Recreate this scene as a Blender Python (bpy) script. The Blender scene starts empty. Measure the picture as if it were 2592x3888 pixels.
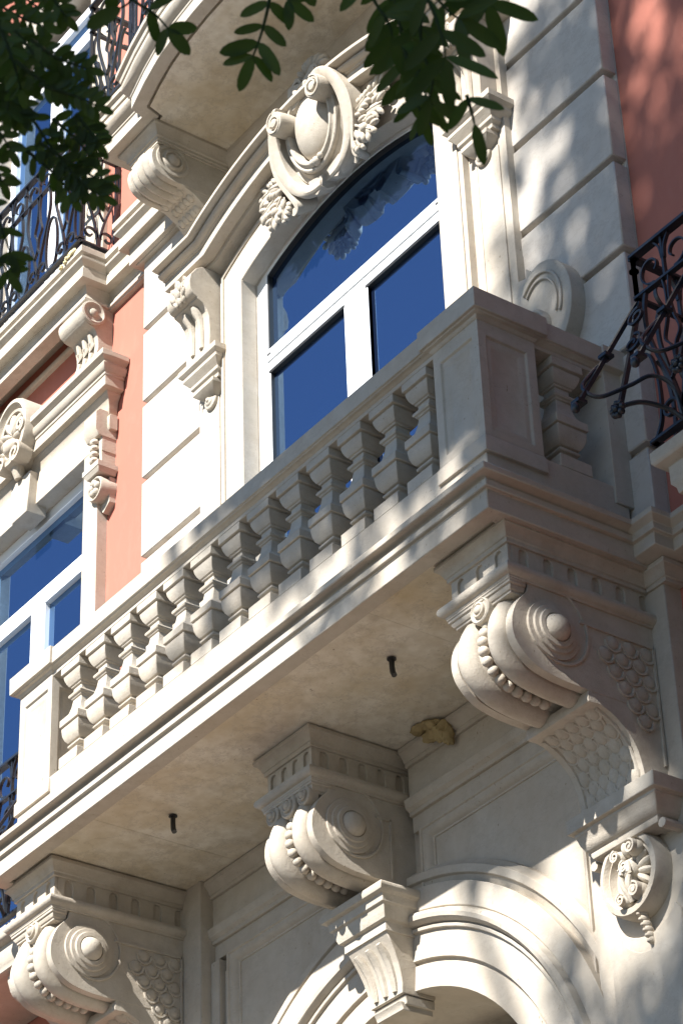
import bpy, bmesh, math, random
from mathutils import Vector, Matrix
random.seed(7)
SC = bpy.context.scene
COL = SC.collection
PI = math.pi
# ------------------------------------------------------------------ camera
CAM = Vector((8.875, -6.79, 1.6))
cR = Vector((0.58330181, 0.81159738, -0.03269082))
cD = Vector((-0.46853231, 0.30331628, -0.82974497))
cF = Vector((-0.66350319, 0.49930844, 0.55718453))
cd = bpy.data.cameras.new('camera')
cam = bpy.data.objects.new('camera', cd)
COL.objects.link(cam)
cam.matrix_world = Matrix(((cR.x, -cD.x, -cF.x, CAM.x), (cR.y, -cD.y, -cF.y, CAM.y), (cR.z, -cD.z, -cF.z, CAM.z), (0, 0, 0, 1)))
cd.sensor_fit = 'VERTICAL'
cd.sensor_height = 24.0
cd.lens = 24.0 * 10094.85 / 3888.0
cd.clip_start = 0.05
cd.clip_end = 2000
cd.dof.use_dof = True
cd.dof.focus_distance = 11.5
cd.dof.aperture_fstop = 20
SC.camera = cam
# ------------------------------------------------------------------ world, sun
SUN = Vector((0.20, -1.0, 0.86)).normalized()
elev = math.asin(SUN.z)
rot = math.atan2(SUN.x, SUN.y)
w = bpy.data.worlds.new('World')
SC.world = w
w.use_nodes = True
nt = w.node_tree
sky = nt.nodes.new('ShaderNodeTexSky')
sky.sky_type = 'NISHITA'
sky.sun_disc = False
sky.sun_elevation = elev
sky.sun_rotation = rot
sky.altitude = 300
sky.air_density = 1.0
sky.dust_density = 0.0
sky.ozone_density = 5.0
bg = nt.nodes['Background']
bg.inputs[1].default_value = 0.05
nt.links.new(sky.outputs[0], bg.inputs[0])
sl = bpy.data.lights.new('sun', 'SUN')
sl.energy = 5.0
sl.angle = math.radians(0.55)
sl.color = (1.0, 0.96, 0.90)
so = bpy.data.objects.new('sun', sl)
COL.objects.link(so)
so.rotation_euler = SUN.to_track_quat('Z', 'Y').to_euler()
so.location = (4, -20, 30)
vs = SC.view_settings
vs.view_transform = 'Standard'
vs.look = 'None'
vs.exposure = 1.38
vs.gamma = 1.0

# ------------------------------------------------------------------ materials
def mat(name):
    m = bpy.data.materials.new(name)
    m.use_nodes = True
    t = m.node_tree
    return m, t, t.nodes['Principled BSDF']

def noise(t, scale, detail=4, rough=0.55, vec=None, stretch=None):
    n = t.nodes.new('ShaderNodeTexNoise')
    n.inputs['Scale'].default_value = scale
    n.inputs['Detail'].default_value = detail
    n.inputs['Roughness'].default_value = rough
    if vec is None:
        g = t.nodes.new('ShaderNodeNewGeometry')
        vec = g.outputs['Position']
    if stretch:
        mp = t.nodes.new('ShaderNodeMapping')
        mp.inputs['Scale'].default_value = stretch
        t.links.new(vec, mp.inputs['Vector'])
        vec = mp.outputs[0]
    t.links.new(vec, n.inputs['Vector'])
    return n.outputs['Fac']

def ramp(t, fac, stops):
    r = t.nodes.new('ShaderNodeValToRGB')
    e = r.color_ramp.elements
    while len(e) < len(stops):
        e.new(0.5)
    for k, (p, c) in enumerate(stops):
        e[k].position = p
        e[k].color = (*c, 1) if len(c) == 3 else c
    t.links.new(fac, r.inputs[0])
    return r.outputs[0]

def mixc(t, a, b, fac, mode='MIX'):
    n = t.nodes.new('ShaderNodeMix')
    n.data_type = 'RGBA'
    n.blend_type = mode
    for s, v in ((n.inputs[0], fac), (n.inputs[6], a), (n.inputs[7], b)):
        if hasattr(v, 'is_linked'):
            t.links.new(v, s)
        elif isinstance(v, (int, float)):
            s.default_value = v
        else:
            s.default_value = (*v, 1)
    return n.outputs[2]

def bump(t, p, h, strength, dist=0.01, prev=None):
    b = t.nodes.new('ShaderNodeBump')
    b.inputs['Strength'].default_value = strength
    b.inputs['Distance'].default_value = dist
    t.links.new(h, b.inputs['Height'])
    if prev:
        t.links.new(prev, b.inputs['Normal'])
    t.links.new(b.outputs[0], p.inputs['Normal'])
    return b.outputs[0]

def stone(name, base, dark, stain, stain_amt=0.5, rough_bump=0.25, tooled=False):
    m, t, p = mat(name)
    n1 = noise(t, 1.7, 6, 0.6)
    n2 = noise(t, 11, 5, 0.65)
    c = mixc(t, base, dark, ramp(t, n2, [(0.35, (0, 0, 0)), (0.75, (1, 1, 1))]))
    f = ramp(t, n1, [(0.42, (0, 0, 0)), (0.72, (stain_amt,) * 3)])
    c = mixc(t, c, stain, f)
    # fine grey veins
    n3 = noise(t, 3.1, 9, 0.72, stretch=(1, 1, 1.9))
    v = ramp(t, n3, [(0.486, (0, 0, 0)), (0.5, (0.42,) * 3), (0.515, (0, 0, 0))])
    c = mixc(t, c, (0.36, 0.31, 0.26), v)
    # faint rain streaks
    n6 = noise(t, 7.0, 4, 0.6, stretch=(1, 1, 0.07))
    n7 = noise(t, 0.8, 3, 0.5)
    ms = t.nodes.new('ShaderNodeMath')
    ms.operation = 'MULTIPLY'
    t.links.new(ramp(t, n6, [(0.54, (0, 0, 0)), (0.72, (0.4,) * 3)]), ms.inputs[0])
    t.links.new(ramp(t, n7, [(0.42, (0, 0, 0)), (0.62, (1,) * 3)]), ms.inputs[1])
    c = mixc(t, c, (0.33, 0.28, 0.22), ms.outputs[0])
    # small dark pits
    n4 = noise(t, 62, 2, 0.5, stretch=(1, 1, 0.6))
    n5 = noise(t, 4.3, 3, 0.5)
    mm = t.nodes.new('ShaderNodeMath')
    mm.operation = 'MULTIPLY'
    t.links.new(ramp(t, n4, [(0.69, (0, 0, 0)), (0.76, (1,) * 3)]), mm.inputs[0])
    t.links.new(ramp(t, n5, [(0.45, (0.05,) * 3), (0.62, (0.75,) * 3)]), mm.inputs[1])
    c = mixc(t, c, (0.2, 0.15, 0.1), mm.outputs[0])
    ri = t.nodes.new('ShaderNodeNewGeometry')
    c = mixc(t, c, (0.80, 0.80, 0.82), ramp(t, ri.outputs['Random Per Island'], [(0.0, (0.16,) * 3), (1.0, (0, 0, 0))]), 'MULTIPLY')
    t.links.new(c, p.inputs['Base Color'])
    p.inputs['Roughness'].default_value = 0.82
    p.inputs['Specular IOR Level'].default_value = 0.25
    b1 = bump(t, p, noise(t, 26, 6, 0.7), rough_bump, 0.006)
    b2 = bump(t, p, noise(t, 150, 3, 0.6, stretch=(1, 1, 0.45) if tooled else None), rough_bump * 1.2, 0.003, b1)
    return m

M_STONE = stone('cream_limestone', (0.50, 0.46, 0.395), (0.43, 0.385, 0.32), (0.44, 0.35, 0.255), 0.45, 0.22)
M_CARVE = stone('carved_limestone', (0.50, 0.46, 0.395), (0.41, 0.365, 0.30), (0.49, 0.40, 0.30), 0.35, 0.45)
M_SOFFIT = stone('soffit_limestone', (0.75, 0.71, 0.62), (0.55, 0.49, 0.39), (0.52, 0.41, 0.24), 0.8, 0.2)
M_RUST = stone('pale_ashlar', (0.55, 0.515, 0.465), (0.48, 0.445, 0.395), (0.49, 0.41, 0.34), 0.32, 0.2)

def plaster():
    m, t, p = mat('pink_plaster')
    n1 = noise(t, 0.9, 5, 0.6)
    n2 = noise(t, 14, 4, 0.6, stretch=(1, 1, 0.5))
    c = mixc(t, (0.43, 0.168, 0.124), (0.40, 0.150, 0.112), n1)
    c = mixc(t, c, (0.45, 0.19, 0.145), ramp(t, n2, [(0.5, (0, 0, 0)), (0.8, (0.5,) * 3)]))
    t.links.new(c, p.inputs['Base Color'])
    p.inputs['Roughness'].default_value = 0.9
    p.inputs['Specular IOR Level'].default_value = 0.15
    bump(t, p, noise(t, 90, 4, 0.6), 0.12, 0.004)
    return m
M_PINK = plaster()

def simple(name, col, rough, metal=0.0, nb=0.0, nscale=60, var=0.0, spec=0.5):
    m, t, p = mat(name)
    if var:
        c = mixc(t, col, tuple(x * (1 - var) for x in col), noise(t, nscale * 0.25, 4))
        t.links.new(c, p.inputs['Base Color'])
    else:
        p.inputs['Base Color'].default_value = (*col, 1)
    p.inputs['Roughness'].default_value = rough
    p.inputs['Metallic'].default_value = metal
    p.inputs['Specular IOR Level'].default_value = spec
    if nb:
        bump(t, p, noise(t, nscale, 4), nb, 0.003)
    return m
M_IRON = simple('dark_painted_iron', (0.016, 0.021, 0.030), 0.36, 0.0, 0.35, 70, 0.35, 0.6)
M_FRAME = simple('white_aluminium', (0.78, 0.80, 0.82), 0.35, 0.0, 0.03, 40, 0.04)
M_GASKET = simple('black_gasket', (0.012, 0.012, 0.013), 0.6)
M_FOAM = simple('expanding_foam', (0.46, 0.36, 0.19), 0.85, 0.0, 0.9, 45, 0.45, 0.2)
M_PALEFOAM = simple('pale_foam', (0.72, 0.62, 0.36), 0.85, 0.0, 0.8, 60, 0.2, 0.2)
M_PIPE = simple('black_pipe', (0.02, 0.02, 0.02), 0.5, 0, 0.1)
M_ROOM = simple('dark_room', (0.05, 0.045, 0.04), 0.9)

def glass():
    m, t, p = mat('sky_tinted_glass')  # blue of the reflected sky is put into the gloss and base tint
    out = t.nodes['Material Output']
    gl = t.nodes.new('ShaderNodeBsdfGlossy')
    gl.inputs['Color'].default_value = (0.33, 0.55, 0.86, 1)
    gl.inputs['Roughness'].default_value = 0.015
    df = t.nodes.new('ShaderNodeBsdfDiffuse')
    df.inputs['Color'].default_value = (0.010, 0.018, 0.045, 1)
    mx = t.nodes.new('ShaderNodeMixShader')
    lw = t.nodes.new('ShaderNodeFresnel')
    lw.inputs['IOR'].default_value = 2.1
    mr = t.nodes.new('ShaderNodeMath')
    mr.operation = 'MULTIPLY_ADD'
    t.links.new(lw.outputs[0], mr.inputs[0])
    mr.inputs[1].default_value = 1.0
    mr.inputs[2].default_value = 0.34
    n = noise(t, 1.3, 2, 0.5)
    b = t.nodes.new('ShaderNodeBump')
    b.inputs['Strength'].default_value = 0.008
    b.inputs['Distance'].default_value = 0.05
    t.links.new(n, b.inputs['Height'])
    t.links.new(b.outputs[0], gl.inputs['Normal'])
    t.links.new(mr.outputs[0], mx.inputs[0])
    t.links.new(df.outputs[0], mx.inputs[1])
    t.links.new(gl.outputs[0], mx.inputs[2])
    t.links.new(mx.outputs[0], out.inputs[0])
    return m
M_GLASS = glass()

def leafm():
    m, t, p = mat('green_leaf')
    out = t.nodes['Material Output']
    oi = t.nodes.new('ShaderNodeNewGeometry')
    c = mixc(t, (0.012, 0.030, 0.006), (0.026, 0.055, 0.010), oi.outputs['Random Per Island'])
    t.links.new(c, p.inputs['Base Color'])
    p.inputs['Roughness'].default_value = 0.55
    p.inputs['Specular IOR Level'].default_value = 0.3
    tr = t.nodes.new('ShaderNodeBsdfTranslucent')
    tr.inputs['Color'].default_value = (0.07, 0.16, 0.01, 1)
    mx = t.nodes.new('ShaderNodeMixShader')
    mx.inputs[0].default_value = 0.3
    t.links.new(p.outputs[0], mx.inputs[1])
    t.links.new(tr.outputs[0], mx.inputs[2])
    t.links.new(mx.outputs[0], out.inputs[0])
    return m
M_LEAF = leafm()
M_BARK = simple('grey_bark', (0.09, 0.07, 0.05), 0.9, 0, 1.0, 18, 0.5, 0.2)

def groundm():
    m, t, p = mat('grey_setts')
    br = t.nodes.new('ShaderNodeTexBrick')
    g = t.nodes.new('ShaderNodeNewGeometry')
    t.links.new(g.outputs['Position'], br.inputs['Vector'])
    br.inputs['Scale'].default_value = 2.0
    br.inputs['Color1'].default_value = (0.055, 0.051, 0.045, 1)
    br.inputs['Color2'].default_value = (0.047, 0.044, 0.039, 1)
    br.inputs['Mortar'].default_value = (0.03, 0.028, 0.025, 1)
    br.inputs['Mortar Size'].default_value = 0.008
    c = mixc(t, br.outputs[0], (0.036, 0.034, 0.030), ramp(t, noise(t, 1.5, 5), [(0.45, (0, 0, 0)), (0.8, (0.6,) * 3)]))
    t.links.new(c, p.inputs['Base Color'])
    p.inputs['Roughness'].default_value = 0.85
    return m
M_GROUND = groundm()

# ------------------------------------------------------------------ mesh helpers
class MB:
    def __init__(s):
        s.v = []
        s.f = []

    def add(s, vs_, fs_):
        o = len(s.v)
        s.v += [tuple(q) for q in vs_]
        s.f += [tuple(i + o for i in f) for f in fs_]
        return s

    def box(s, x0, x1, y0, y1, z0, z1):
        return s.add([(x0, y0, z0), (x1, y0, z0), (x1, y1, z0), (x0, y1, z0), (x0, y0, z1), (x1, y0, z1), (x1, y1, z1), (x0, y1, z1)],
                     [(0, 3, 2, 1), (4, 5, 6, 7), (0, 1, 5, 4), (1, 2, 6, 5), (2, 3, 7, 6), (3, 0, 4, 7)])

    def prism(s, ax, poly, a, b):
        n = len(poly)
        def P(q, t):
            return {'x': (t, q[0], q[1]), 'y': (q[0], t, q[1]), 'z': (q[0], q[1], t)}[ax]
        vs_ = [P(q, a) for q in poly] + [P(q, b) for q in poly]
        fs_ = [tuple(range(n)), tuple(range(2 * n - 1, n - 1, -1))]
        fs_ += [(i, (i + 1) % n, n + (i + 1) % n, n + i) for i in range(n)]
        return s.add(vs_, fs_)

    def loops(s, L, caps=True, closed=False):
        n = len(L[0])
        vs_ = [q for l in L for q in l]
        fs_ = []
        m = len(L)
        for k in range(m if closed else m - 1):
            k2 = (k + 1) % m
            for i in range(n):
                j = (i + 1) % n
                fs_.append((k * n + i, k * n + j, k2 * n + j, k2 * n + i))
        if caps and not closed:
            fs_.append(tuple(range(n)))
            fs_.append(tuple(range(m * n - 1, (m - 1) * n - 1, -1)))
        return s.add(vs_, fs_)

    def sweep(s, prof, path, closed=False):
        """profile of (outward, z) along a plan polyline; outward is to the right of the path"""
        n = len(path)
        L = []
        for i in range(n):
            p = Vector(path[i])
            a = Vector(path[i - 1]) if (i > 0 or closed) else None
            b = Vector(path[(i + 1) % n]) if (i < n - 1 or closed) else None
            n1 = n2 = None
            if a is not None:
                d = (p - a).normalized()
                n1 = Vector((d.y, -d.x))
            if b is not None:
                d = (b - p).normalized()
                n2 = Vector((d.y, -d.x))
            if n1 is None:
                nn = n2
            elif n2 is None:
                nn = n1
            else:
                nn = (n1 + n2)
                nn = nn / max(0.3, (1 + n1.dot(n2)))
            L.append([(p.x + nn.x * o, p.y + nn.y * o, z) for o, z in prof])
        return s.loops(L, True, closed)

    def sweepxz(s, prof, path):
        """profile of (h, y) along a path of (x, z); h is to the left (up) of the path"""
        n = len(path)
        L = []
        for i in range(n):
            p = Vector(path[i])
            ns = []
            if i > 0:
                d = (p - Vector(path[i - 1])).normalized()
                ns.append(Vector((-d.y, d.x)))
            if i < n - 1:
                d = (Vector(path[i + 1]) - p).normalized()
                ns.append(Vector((-d.y, d.x)))
            nn = ns[0] if len(ns) == 1 else (ns[0] + ns[1]) / (1 + ns[0].dot(ns[1]))
            L.append([(p.x + nn.x * h, y, p.y + nn.y * h) for h, y in prof])
        return s.loops(L, True)

    def lathe(s, prof, c, ax='x', sgn=1, n=24, sq=(1, 1), a0=0.0, a1=2 * PI):
        """profile (r, h): revolve about an axis through c"""
        full = abs(a1 - a0 - 2 * PI) < 1e-6
        k = n if full else n + 1
        vs_ = []
        for r, h in prof:
            for i in range(k):
                a = a0 + (a1 - a0) * i / n
                u, w_ = r * math.cos(a) * sq[0], r * math.sin(a) * sq[1]
                h_ = h * sgn
                vs_.append({'x': (c[0] + h_, c[1] + u, c[2] + w_), 'y': (c[0] + u, c[1] + h_, c[2] + w_), 'z': (c[0] + u, c[1] + w_, c[2] + h_)}[ax])
        fs_ = []
        for j in range(len(prof) - 1):
            for i in range(n if full else n):
                i2 = (i + 1) % k
                fs_.append((j * k + i, j * k + i2, (j + 1) * k + i2, (j + 1) * k + i))
        return s.add(vs_, fs_)

    def ball(s, c, r, n=10, m=6, M=None):
        r = (r, r, r) if isinstance(r, (int, float)) else r
        vs_ = []
        for j in range(m + 1):
            t = PI * j / m
            for i in range(n):
                a = 2 * PI * i / n
                q = Vector((r[0] * math.sin(t) * math.cos(a), r[1] * math.sin(t) * math.sin(a), r[2] * math.cos(t)))
                if M is not None:
                    q = M @ q
                vs_.append((c[0] + q.x, c[1] + q.y, c[2] + q.z))
        fs_ = [(j * n + i, j * n + (i + 1) % n, (j + 1) * n + (i + 1) % n, (j + 1) * n + i) for j in range(m) for i in range(n)]
        return s.add(vs_, fs_)

    def tube(s, pts, rad, n=8):
        pts = [Vector(p) for p in pts]
        L = []
        up = Vector((0.013, 0.02, 1))
        for i, p in enumerate(pts):
            d = (pts[min(i + 1, len(pts) - 1)] - pts[max(i - 1, 0)]).normalized()
            u = d.cross(up)
            if u.length < 1e-3:
                u = d.cross(Vector((1, 0, 0)))
            u.normalize()
            v = d.cross(u)
            r = rad[i] if isinstance(rad, (list, tuple)) else rad
            L.append([tuple(p + u * (r * math.cos(2 * PI * k / n)) + v * (r * math.sin(2 * PI * k / n))) for k in range(n)])
        return s.loops(L)

    def bar(s, pts, wd, th, nrm):
        """rectangular bar: wd along the normal nrm of the curve's plane, th within the plane"""
        pts = [Vector(p) for p in pts]
        nrm = Vector(nrm).normalized()
        L = []
        for i, p in enumerate(pts):
            d = (pts[min(i + 1, len(pts) - 1)] - pts[max(i - 1, 0)]).normalized()
            u = d.cross(nrm).normalized()
            L.append([tuple(p + u * (a * th / 2) + nrm * (b * wd / 2)) for a, b in ((-1, -1), (1, -1), (1, 1), (-1, 1))])
        return s.loops(L)

    def sqloft(s, prof, cx, cy, z0=0):
        L = [[(cx - h, cy - h, z0 + z), (cx + h, cy - h, z0 + z), (cx + h, cy + h, z0 + z), (cx - h, cy + h, z0 + z)] for h, z in prof]
        return s.loops(L)

def obj(name, mb, m, parent=None, sharp=38, bev=0.0):
    me = bpy.data.meshes.new(name)
    me.from_pydata(mb.v, [], mb.f)
    bm = bmesh.new()
    bm.from_mesh(me)
    bmesh.ops.recalc_face_normals(bm, faces=bm.faces)
    ang = math.radians(sharp)
    for e in bm.edges:
        e.smooth = len(e.link_faces) == 2 and e.calc_face_angle(0) < ang
    for f in bm.faces:
        f.smooth = True
    bm.to_mesh(me)
    bm.free()
    me.materials.append(m)
    o = bpy.data.objects.new(name, me)
    COL.objects.link(o)
    if parent:
        o.parent = parent
    if bev:
        b = o.modifiers.new('edge', 'BEVEL')
        b.width = bev
        b.segments = 1
        b.limit_method = 'ANGLE'
        b.angle_limit = math.radians(45)
        b.use_clamp_overlap = True
    return o

def thing(name, label, cat, group=None, loc=(0, 0, 0)):
    o = bpy.data.objects.new(name, None)
    COL.objects.link(o)
    o.empty_display_size = 0.2
    o['label'] = label
    o['category'] = cat
    if group:
        o['group'] = group
    return o

def tag(o, label, cat, group=None):
    o['label'] = label
    o['category'] = cat
    if group:
        o['group'] = group
    return o

def crom(P, n=6):
    out = []
    m = len(P)
    for i in range(m - 1):
        p0, p1, p2, p3 = P[max(i - 1, 0)], P[i], P[i + 1], P[min(i + 2, m - 1)]
        for k in range(n):
            t = k / n
            out.append(tuple(0.5 * ((2 * p1[d]) + (-p0[d] + p2[d]) * t + (2 * p0[d] - 5 * p1[d] + 4 * p2[d] - p3[d]) * t * t + (-p0[d] + 3 * p1[d] - 3 * p2[d] + p3[d]) * t ** 3) for d in range(len(p1))))
    out.append(tuple(P[-1]))
    return out

def arcpts(cx, cz, r, a0, a1, n):
    """angles in degrees from the vertical, positive to the right"""
    return [(cx + r * math.sin(math.radians(a0 + (a1 - a0) * i / n)), cz + r * math.cos(math.radians(a0 + (a1 - a0) * i / n))) for i in range(n + 1)]

# ================================================================== SETTING
g = MB().add([(-300, -300, 0), (300, -300, 0), (300, 300, 0), (-300, 300, 0)], [(0, 1, 2, 3)])
o = obj('ground', g, M_GROUND)
o['kind'] = 'structure'

# ================================================================== FACADE
B = thing('building', 'cream stone and pink plaster facade with an arched window above a carved archway', 'building')

# --- pink plaster walls (openings left for the neighbouring windows)
def wall_with_holes(x0, x1, z0, z1, y0, y1, holes):
    mb = MB()
    xs = sorted({x0, x1} | {h[0] for h in holes} | {h[1] for h in holes})
    for a, b in zip(xs[:-1], xs[1:]):
        hs = sorted((h[2], h[3]) for h in holes if h[0] <= a and h[1] >= b)
        z = z0
        for q0, q1 in hs:
            mb.box(a, b, y0, y1, z, q0)
            z = q1
        mb.box(a, b, y0, y1, z, z1)
    return mb
PK = 0.095
obj('wall', wall_with_holes(-9.0, -2.085, 0, 20, PK, 0.5, [(-4.215, -2.785, 7.9, 11.075), (-4.21, -2.92, 12.55, 15.405), (-7.7, -6.3, 7.9, 11.07), (-7.7, -6.3, 12.55, 15.3)]), M_PINK, B)['label'] = 'sunlit salmon pink plaster wall'
obj('wall', MB().box(2.085, 9.0, PK, 0.5, 0, 20), M_PINK, B)['label'] = 'salmon pink plaster wall in tree shade'

# --- rusticated pilasters either side of the bay
ZJ = [7.74, 8.28, 8.83, 9.385, 9.935, 10.487, 11.045, 11.595, 12.15, 12.70, 13.25, 13.8, 14.35, 14.9]
for sx in (-1, 1):
    mb = MB()
    a, b = (-2.085, -1.36) if sx < 0 else (1.36, 2.085)
    mb.box(a + 0.036, b - 0.036, 0.038, 0.12, 7.7, 14.9)
    mb.box(a + 0.001, b - 0.001, 0.085, 0.3, 7.7, 14.9)
    for z0, z1 in zip(ZJ[:-1], ZJ[1:]):
        mb.box(a, b, 0.0, 0.09, z0 + 0.02, z1 - 0.02)
    obj('pilaster', mb, M_RUST, B, bev=0.006)

# --- centre bay wall behind the surround, with the arched opening
CZ = 9.265
def opening(hw, r, z0, n=28):
    a = math.degrees(math.asin(hw / r))
    return [(-hw, z0)] + arcpts(0, CZ, r, -a, a, n) + [(hw, z0)]
inner = opening(0.89, 2.09, 7.7)
outerp = [(-1.36, 7.7), (-1.36, 14.9), (1.36, 14.9), (1.36, 7.7)]
obj('wall', MB().prism('y', inner + outerp[::-1], 0.012, 0.35), M_STONE, B)['label'] = 'stone wall round the arched window'

# surround: flat outer strips with raised fillets, and the inner architrave with the arch
S = thing('window_surround', '', '')
del S['label'], S['category']
S.parent = B
for sx in (-1, 1):
    a, b = sorted((sx * 1.095, sx * 1.395))
    mb = MB().box(a, b, -0.045, 0.011, 7.702, 11.37)
    i, j = sorted((sx * 1.395, sx * 1.405))
    f0, f1 = sorted((sx * 1.155, sx * 1.168))
    mb.box(f0, f1, -0.052, 0.0, 7.7, 10.56)
    f0, f1 = sorted((sx * 1.178, sx * 1.345))
    mb.box(f0, f1, -0.056, 0.0, 7.7, 10.54)
    obj('surround_strip', mb, M_STONE, S, bev=0.003)
ao = math.degrees(math.asin(1.105 / 2.325))
arch_out = [(-1.105, 7.7)] + arcpts(0, CZ, 2.325, -ao, ao, 30) + [(1.105, 7.7)]
mb = MB().prism('y', inner + arch_out[::-1], -0.09, 0.0115)
ai = math.degrees(math.asin(1.078 / 2.292))
p1 = [(-1.078, 7.7)] + arcpts(0, CZ, 2.292, -ai, ai, 30) + [(1.078, 7.7)]
p2 = [(-1.062, 7.7)] + arcpts(0, CZ, 2.276, -math.degrees(math.asin(1.062 / 2.276)), math.degrees(math.asin(1.062 / 2.276)), 30) + [(1.062, 7.7)]
mb.prism('y', p2 + p1[::-1], -0.101, -0.08)
obj('architrave', mb, M_STONE, S, bev=0.003)

# hood mould: level ears over the consoles and a segmental arch between
def hood_path():
    a = math.degrees(math.asin(1.06 / 2.365))
    z = CZ + math.sqrt(2.365 ** 2 - 1.06 ** 2)
    return [(-1.47, z + 0.012)] + [(x, zz + 0.012) for x, zz in arcpts(0, CZ, 2.365, -a, a, 36)] + [(1.47, z + 0.012)]
HP = [(-0.035, 0.02), (-0.035, -0.098), (-0.022, -0.115), (-0.016, -0.15), (0.006, -0.158), (0.0, -0.165), (0.0, -0.235), (0.062, -0.235), (0.062, -0.246),
      (0.07, -0.250), (0.07, -0.262), (0.076, -0.275), (0.086, -0.285), (0.098, -0.285), (0.106, -0.272), (0.106, -0.30), (0.112, -0.328), (0.135, -0.328), (0.15, -0.20), (0.15, 0.02)]
obj('hood_mould', MB().sweepxz(HP, hood_path()), M_STONE, S, bev=0.002)

# consoles under the hood ears
CON = [(0.0, 11.36), (-0.20, 11.36), (-0.245, 11.33), (-0.282, 11.275), (-0.292, 11.22), (-0.285, 11.165), (-0.262, 11.135), (-0.237, 11.128),
       (-0.237, 11.118), (-0.20, 11.10), (-0.172, 11.06), (-0.160, 11.02), (-0.155, 10.93), (-0.155, 10.80), (0.0, 10.80)]
for sx in (-1, 1):
    a, b = sorted((sx * 1.12, sx * 1.365))
    mb = MB().prism('x', CON, a, b)
    # fluting reeds on the stem
    for k in (0.32, 0.68):
        xc = a + (b - a) * k
        mb.tube([(xc, -0.152, 10.83), (xc, -0.157, 10.98), (xc, -0.168, 11.045), (xc, -0.20, 11.09), (xc, -0.222, 11.105)], [0.02, 0.024, 0.028, 0.03, 0.014])
    con = obj('console', mb, M_CARVE, S, bev=0.003)
    # acanthus leaf on the roll
    mb = MB()
    xm = (a + b) / 2
    for (dx, y, z, r) in ((0, -0.286, 11.25, 0.045), (-0.05, -0.28, 11.24, 0.032), (0.05, -0.28, 11.24, 0.032), (0, -0.294, 11.195, 0.04), (-0.055, -0.288, 11.185, 0.03),
                          (0.055, -0.288, 11.185, 0.03), (0, -0.278, 11.15, 0.032), (-0.04, -0.275, 11.145, 0.024), (0.04, -0.275, 11.145, 0.024), (0.03, -0.262, 11.29, 0.03), (-0.03, -0.262, 11.29, 0.03), (0.02, -0.292, 11.225, 0.026), (-0.025, -0.29, 11.22, 0.026)):
        M = Matrix.Rotation(dx * 9, 3, 'Y') @ Matrix.Rotation(0.3, 3, 'X')
        mb.ball((xm + dx, y, z), (r * 0.62, 0.016, r * 1.0), 10, 6, M)
        mb.ball((xm + dx * 1.1, y - 0.006, z + r * 0.15), (r * 0.16, 0.014, r * 0.9), 6, 5, M)
    obj('acanthus_leaf', mb, M_CARVE, con)
    # capital below: stepped block, tapering bracket and pendant shell
    prof = [(0.0, 10.62), (0.012, 10.62), (0.012, 10.645), (0.03, 10.66), (0.03, 10.68), (0.034, 10.685), (0.062, 10.72), (0.062, 10.742), (0.066, 10.745), (0.082, 10.762), (0.082, 10.80), (-0.05, 10.80), (-0.05, 10.62)]
    mb = MB().sweep(prof, [(a + 0.012, 0.0), (a + 0.012, -0.085), (b - 0.012, -0.085), (b - 0.012, 0.0)])
    mb.box(a + 0.02, b - 0.02, -0.09, 0, 10.625, 10.795)
    # tapering lower block with a pointed front
    zt, zb = 10.62, 10.535
    w1 = 0.105
    mb.add([(xm - w1, -0.03, zt), (xm - w1, -0.125, zt), (xm + w1, -0.125, zt), (xm + w1, -0.03, zt),
            (xm - w1, -0.03, zt - 0.028), (xm - w1, -0.125, zt - 0.028), (xm + w1, -0.125, zt - 0.028), (xm + w1, -0.03, zt - 0.028),
            (xm - 0.05, -0.03, zb - 0.02), (xm - 0.035, -0.075, zb), (xm + 0.035, -0.075, zb), (xm + 0.05, -0.03, zb - 0.02)],
           [(0, 1, 2, 3), (0, 4, 5, 1), (1, 5, 6, 2), (2, 6, 7, 3), (4, 8, 9, 5), (5, 9, 10, 6), (6, 10, 11, 7), (8, 11, 10, 9), (0, 3, 7, 4), (4, 7, 11, 8)])
    mb.ball((xm, -0.085, 10.525), 0.017)
    mb.lathe([(0.058, 0.0), (0.058, 0.018), (0.05, 0.024), (0.04, 0.024), (0.036, 0.03), (0.02, 0.036), (0, 0.036)], (xm, -0.055, 10.53), 'y', -1, 16, (1, 1), PI, 2 * PI)
    cp = obj('capital', mb, M_CARVE, S, bev=0.003)

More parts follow.
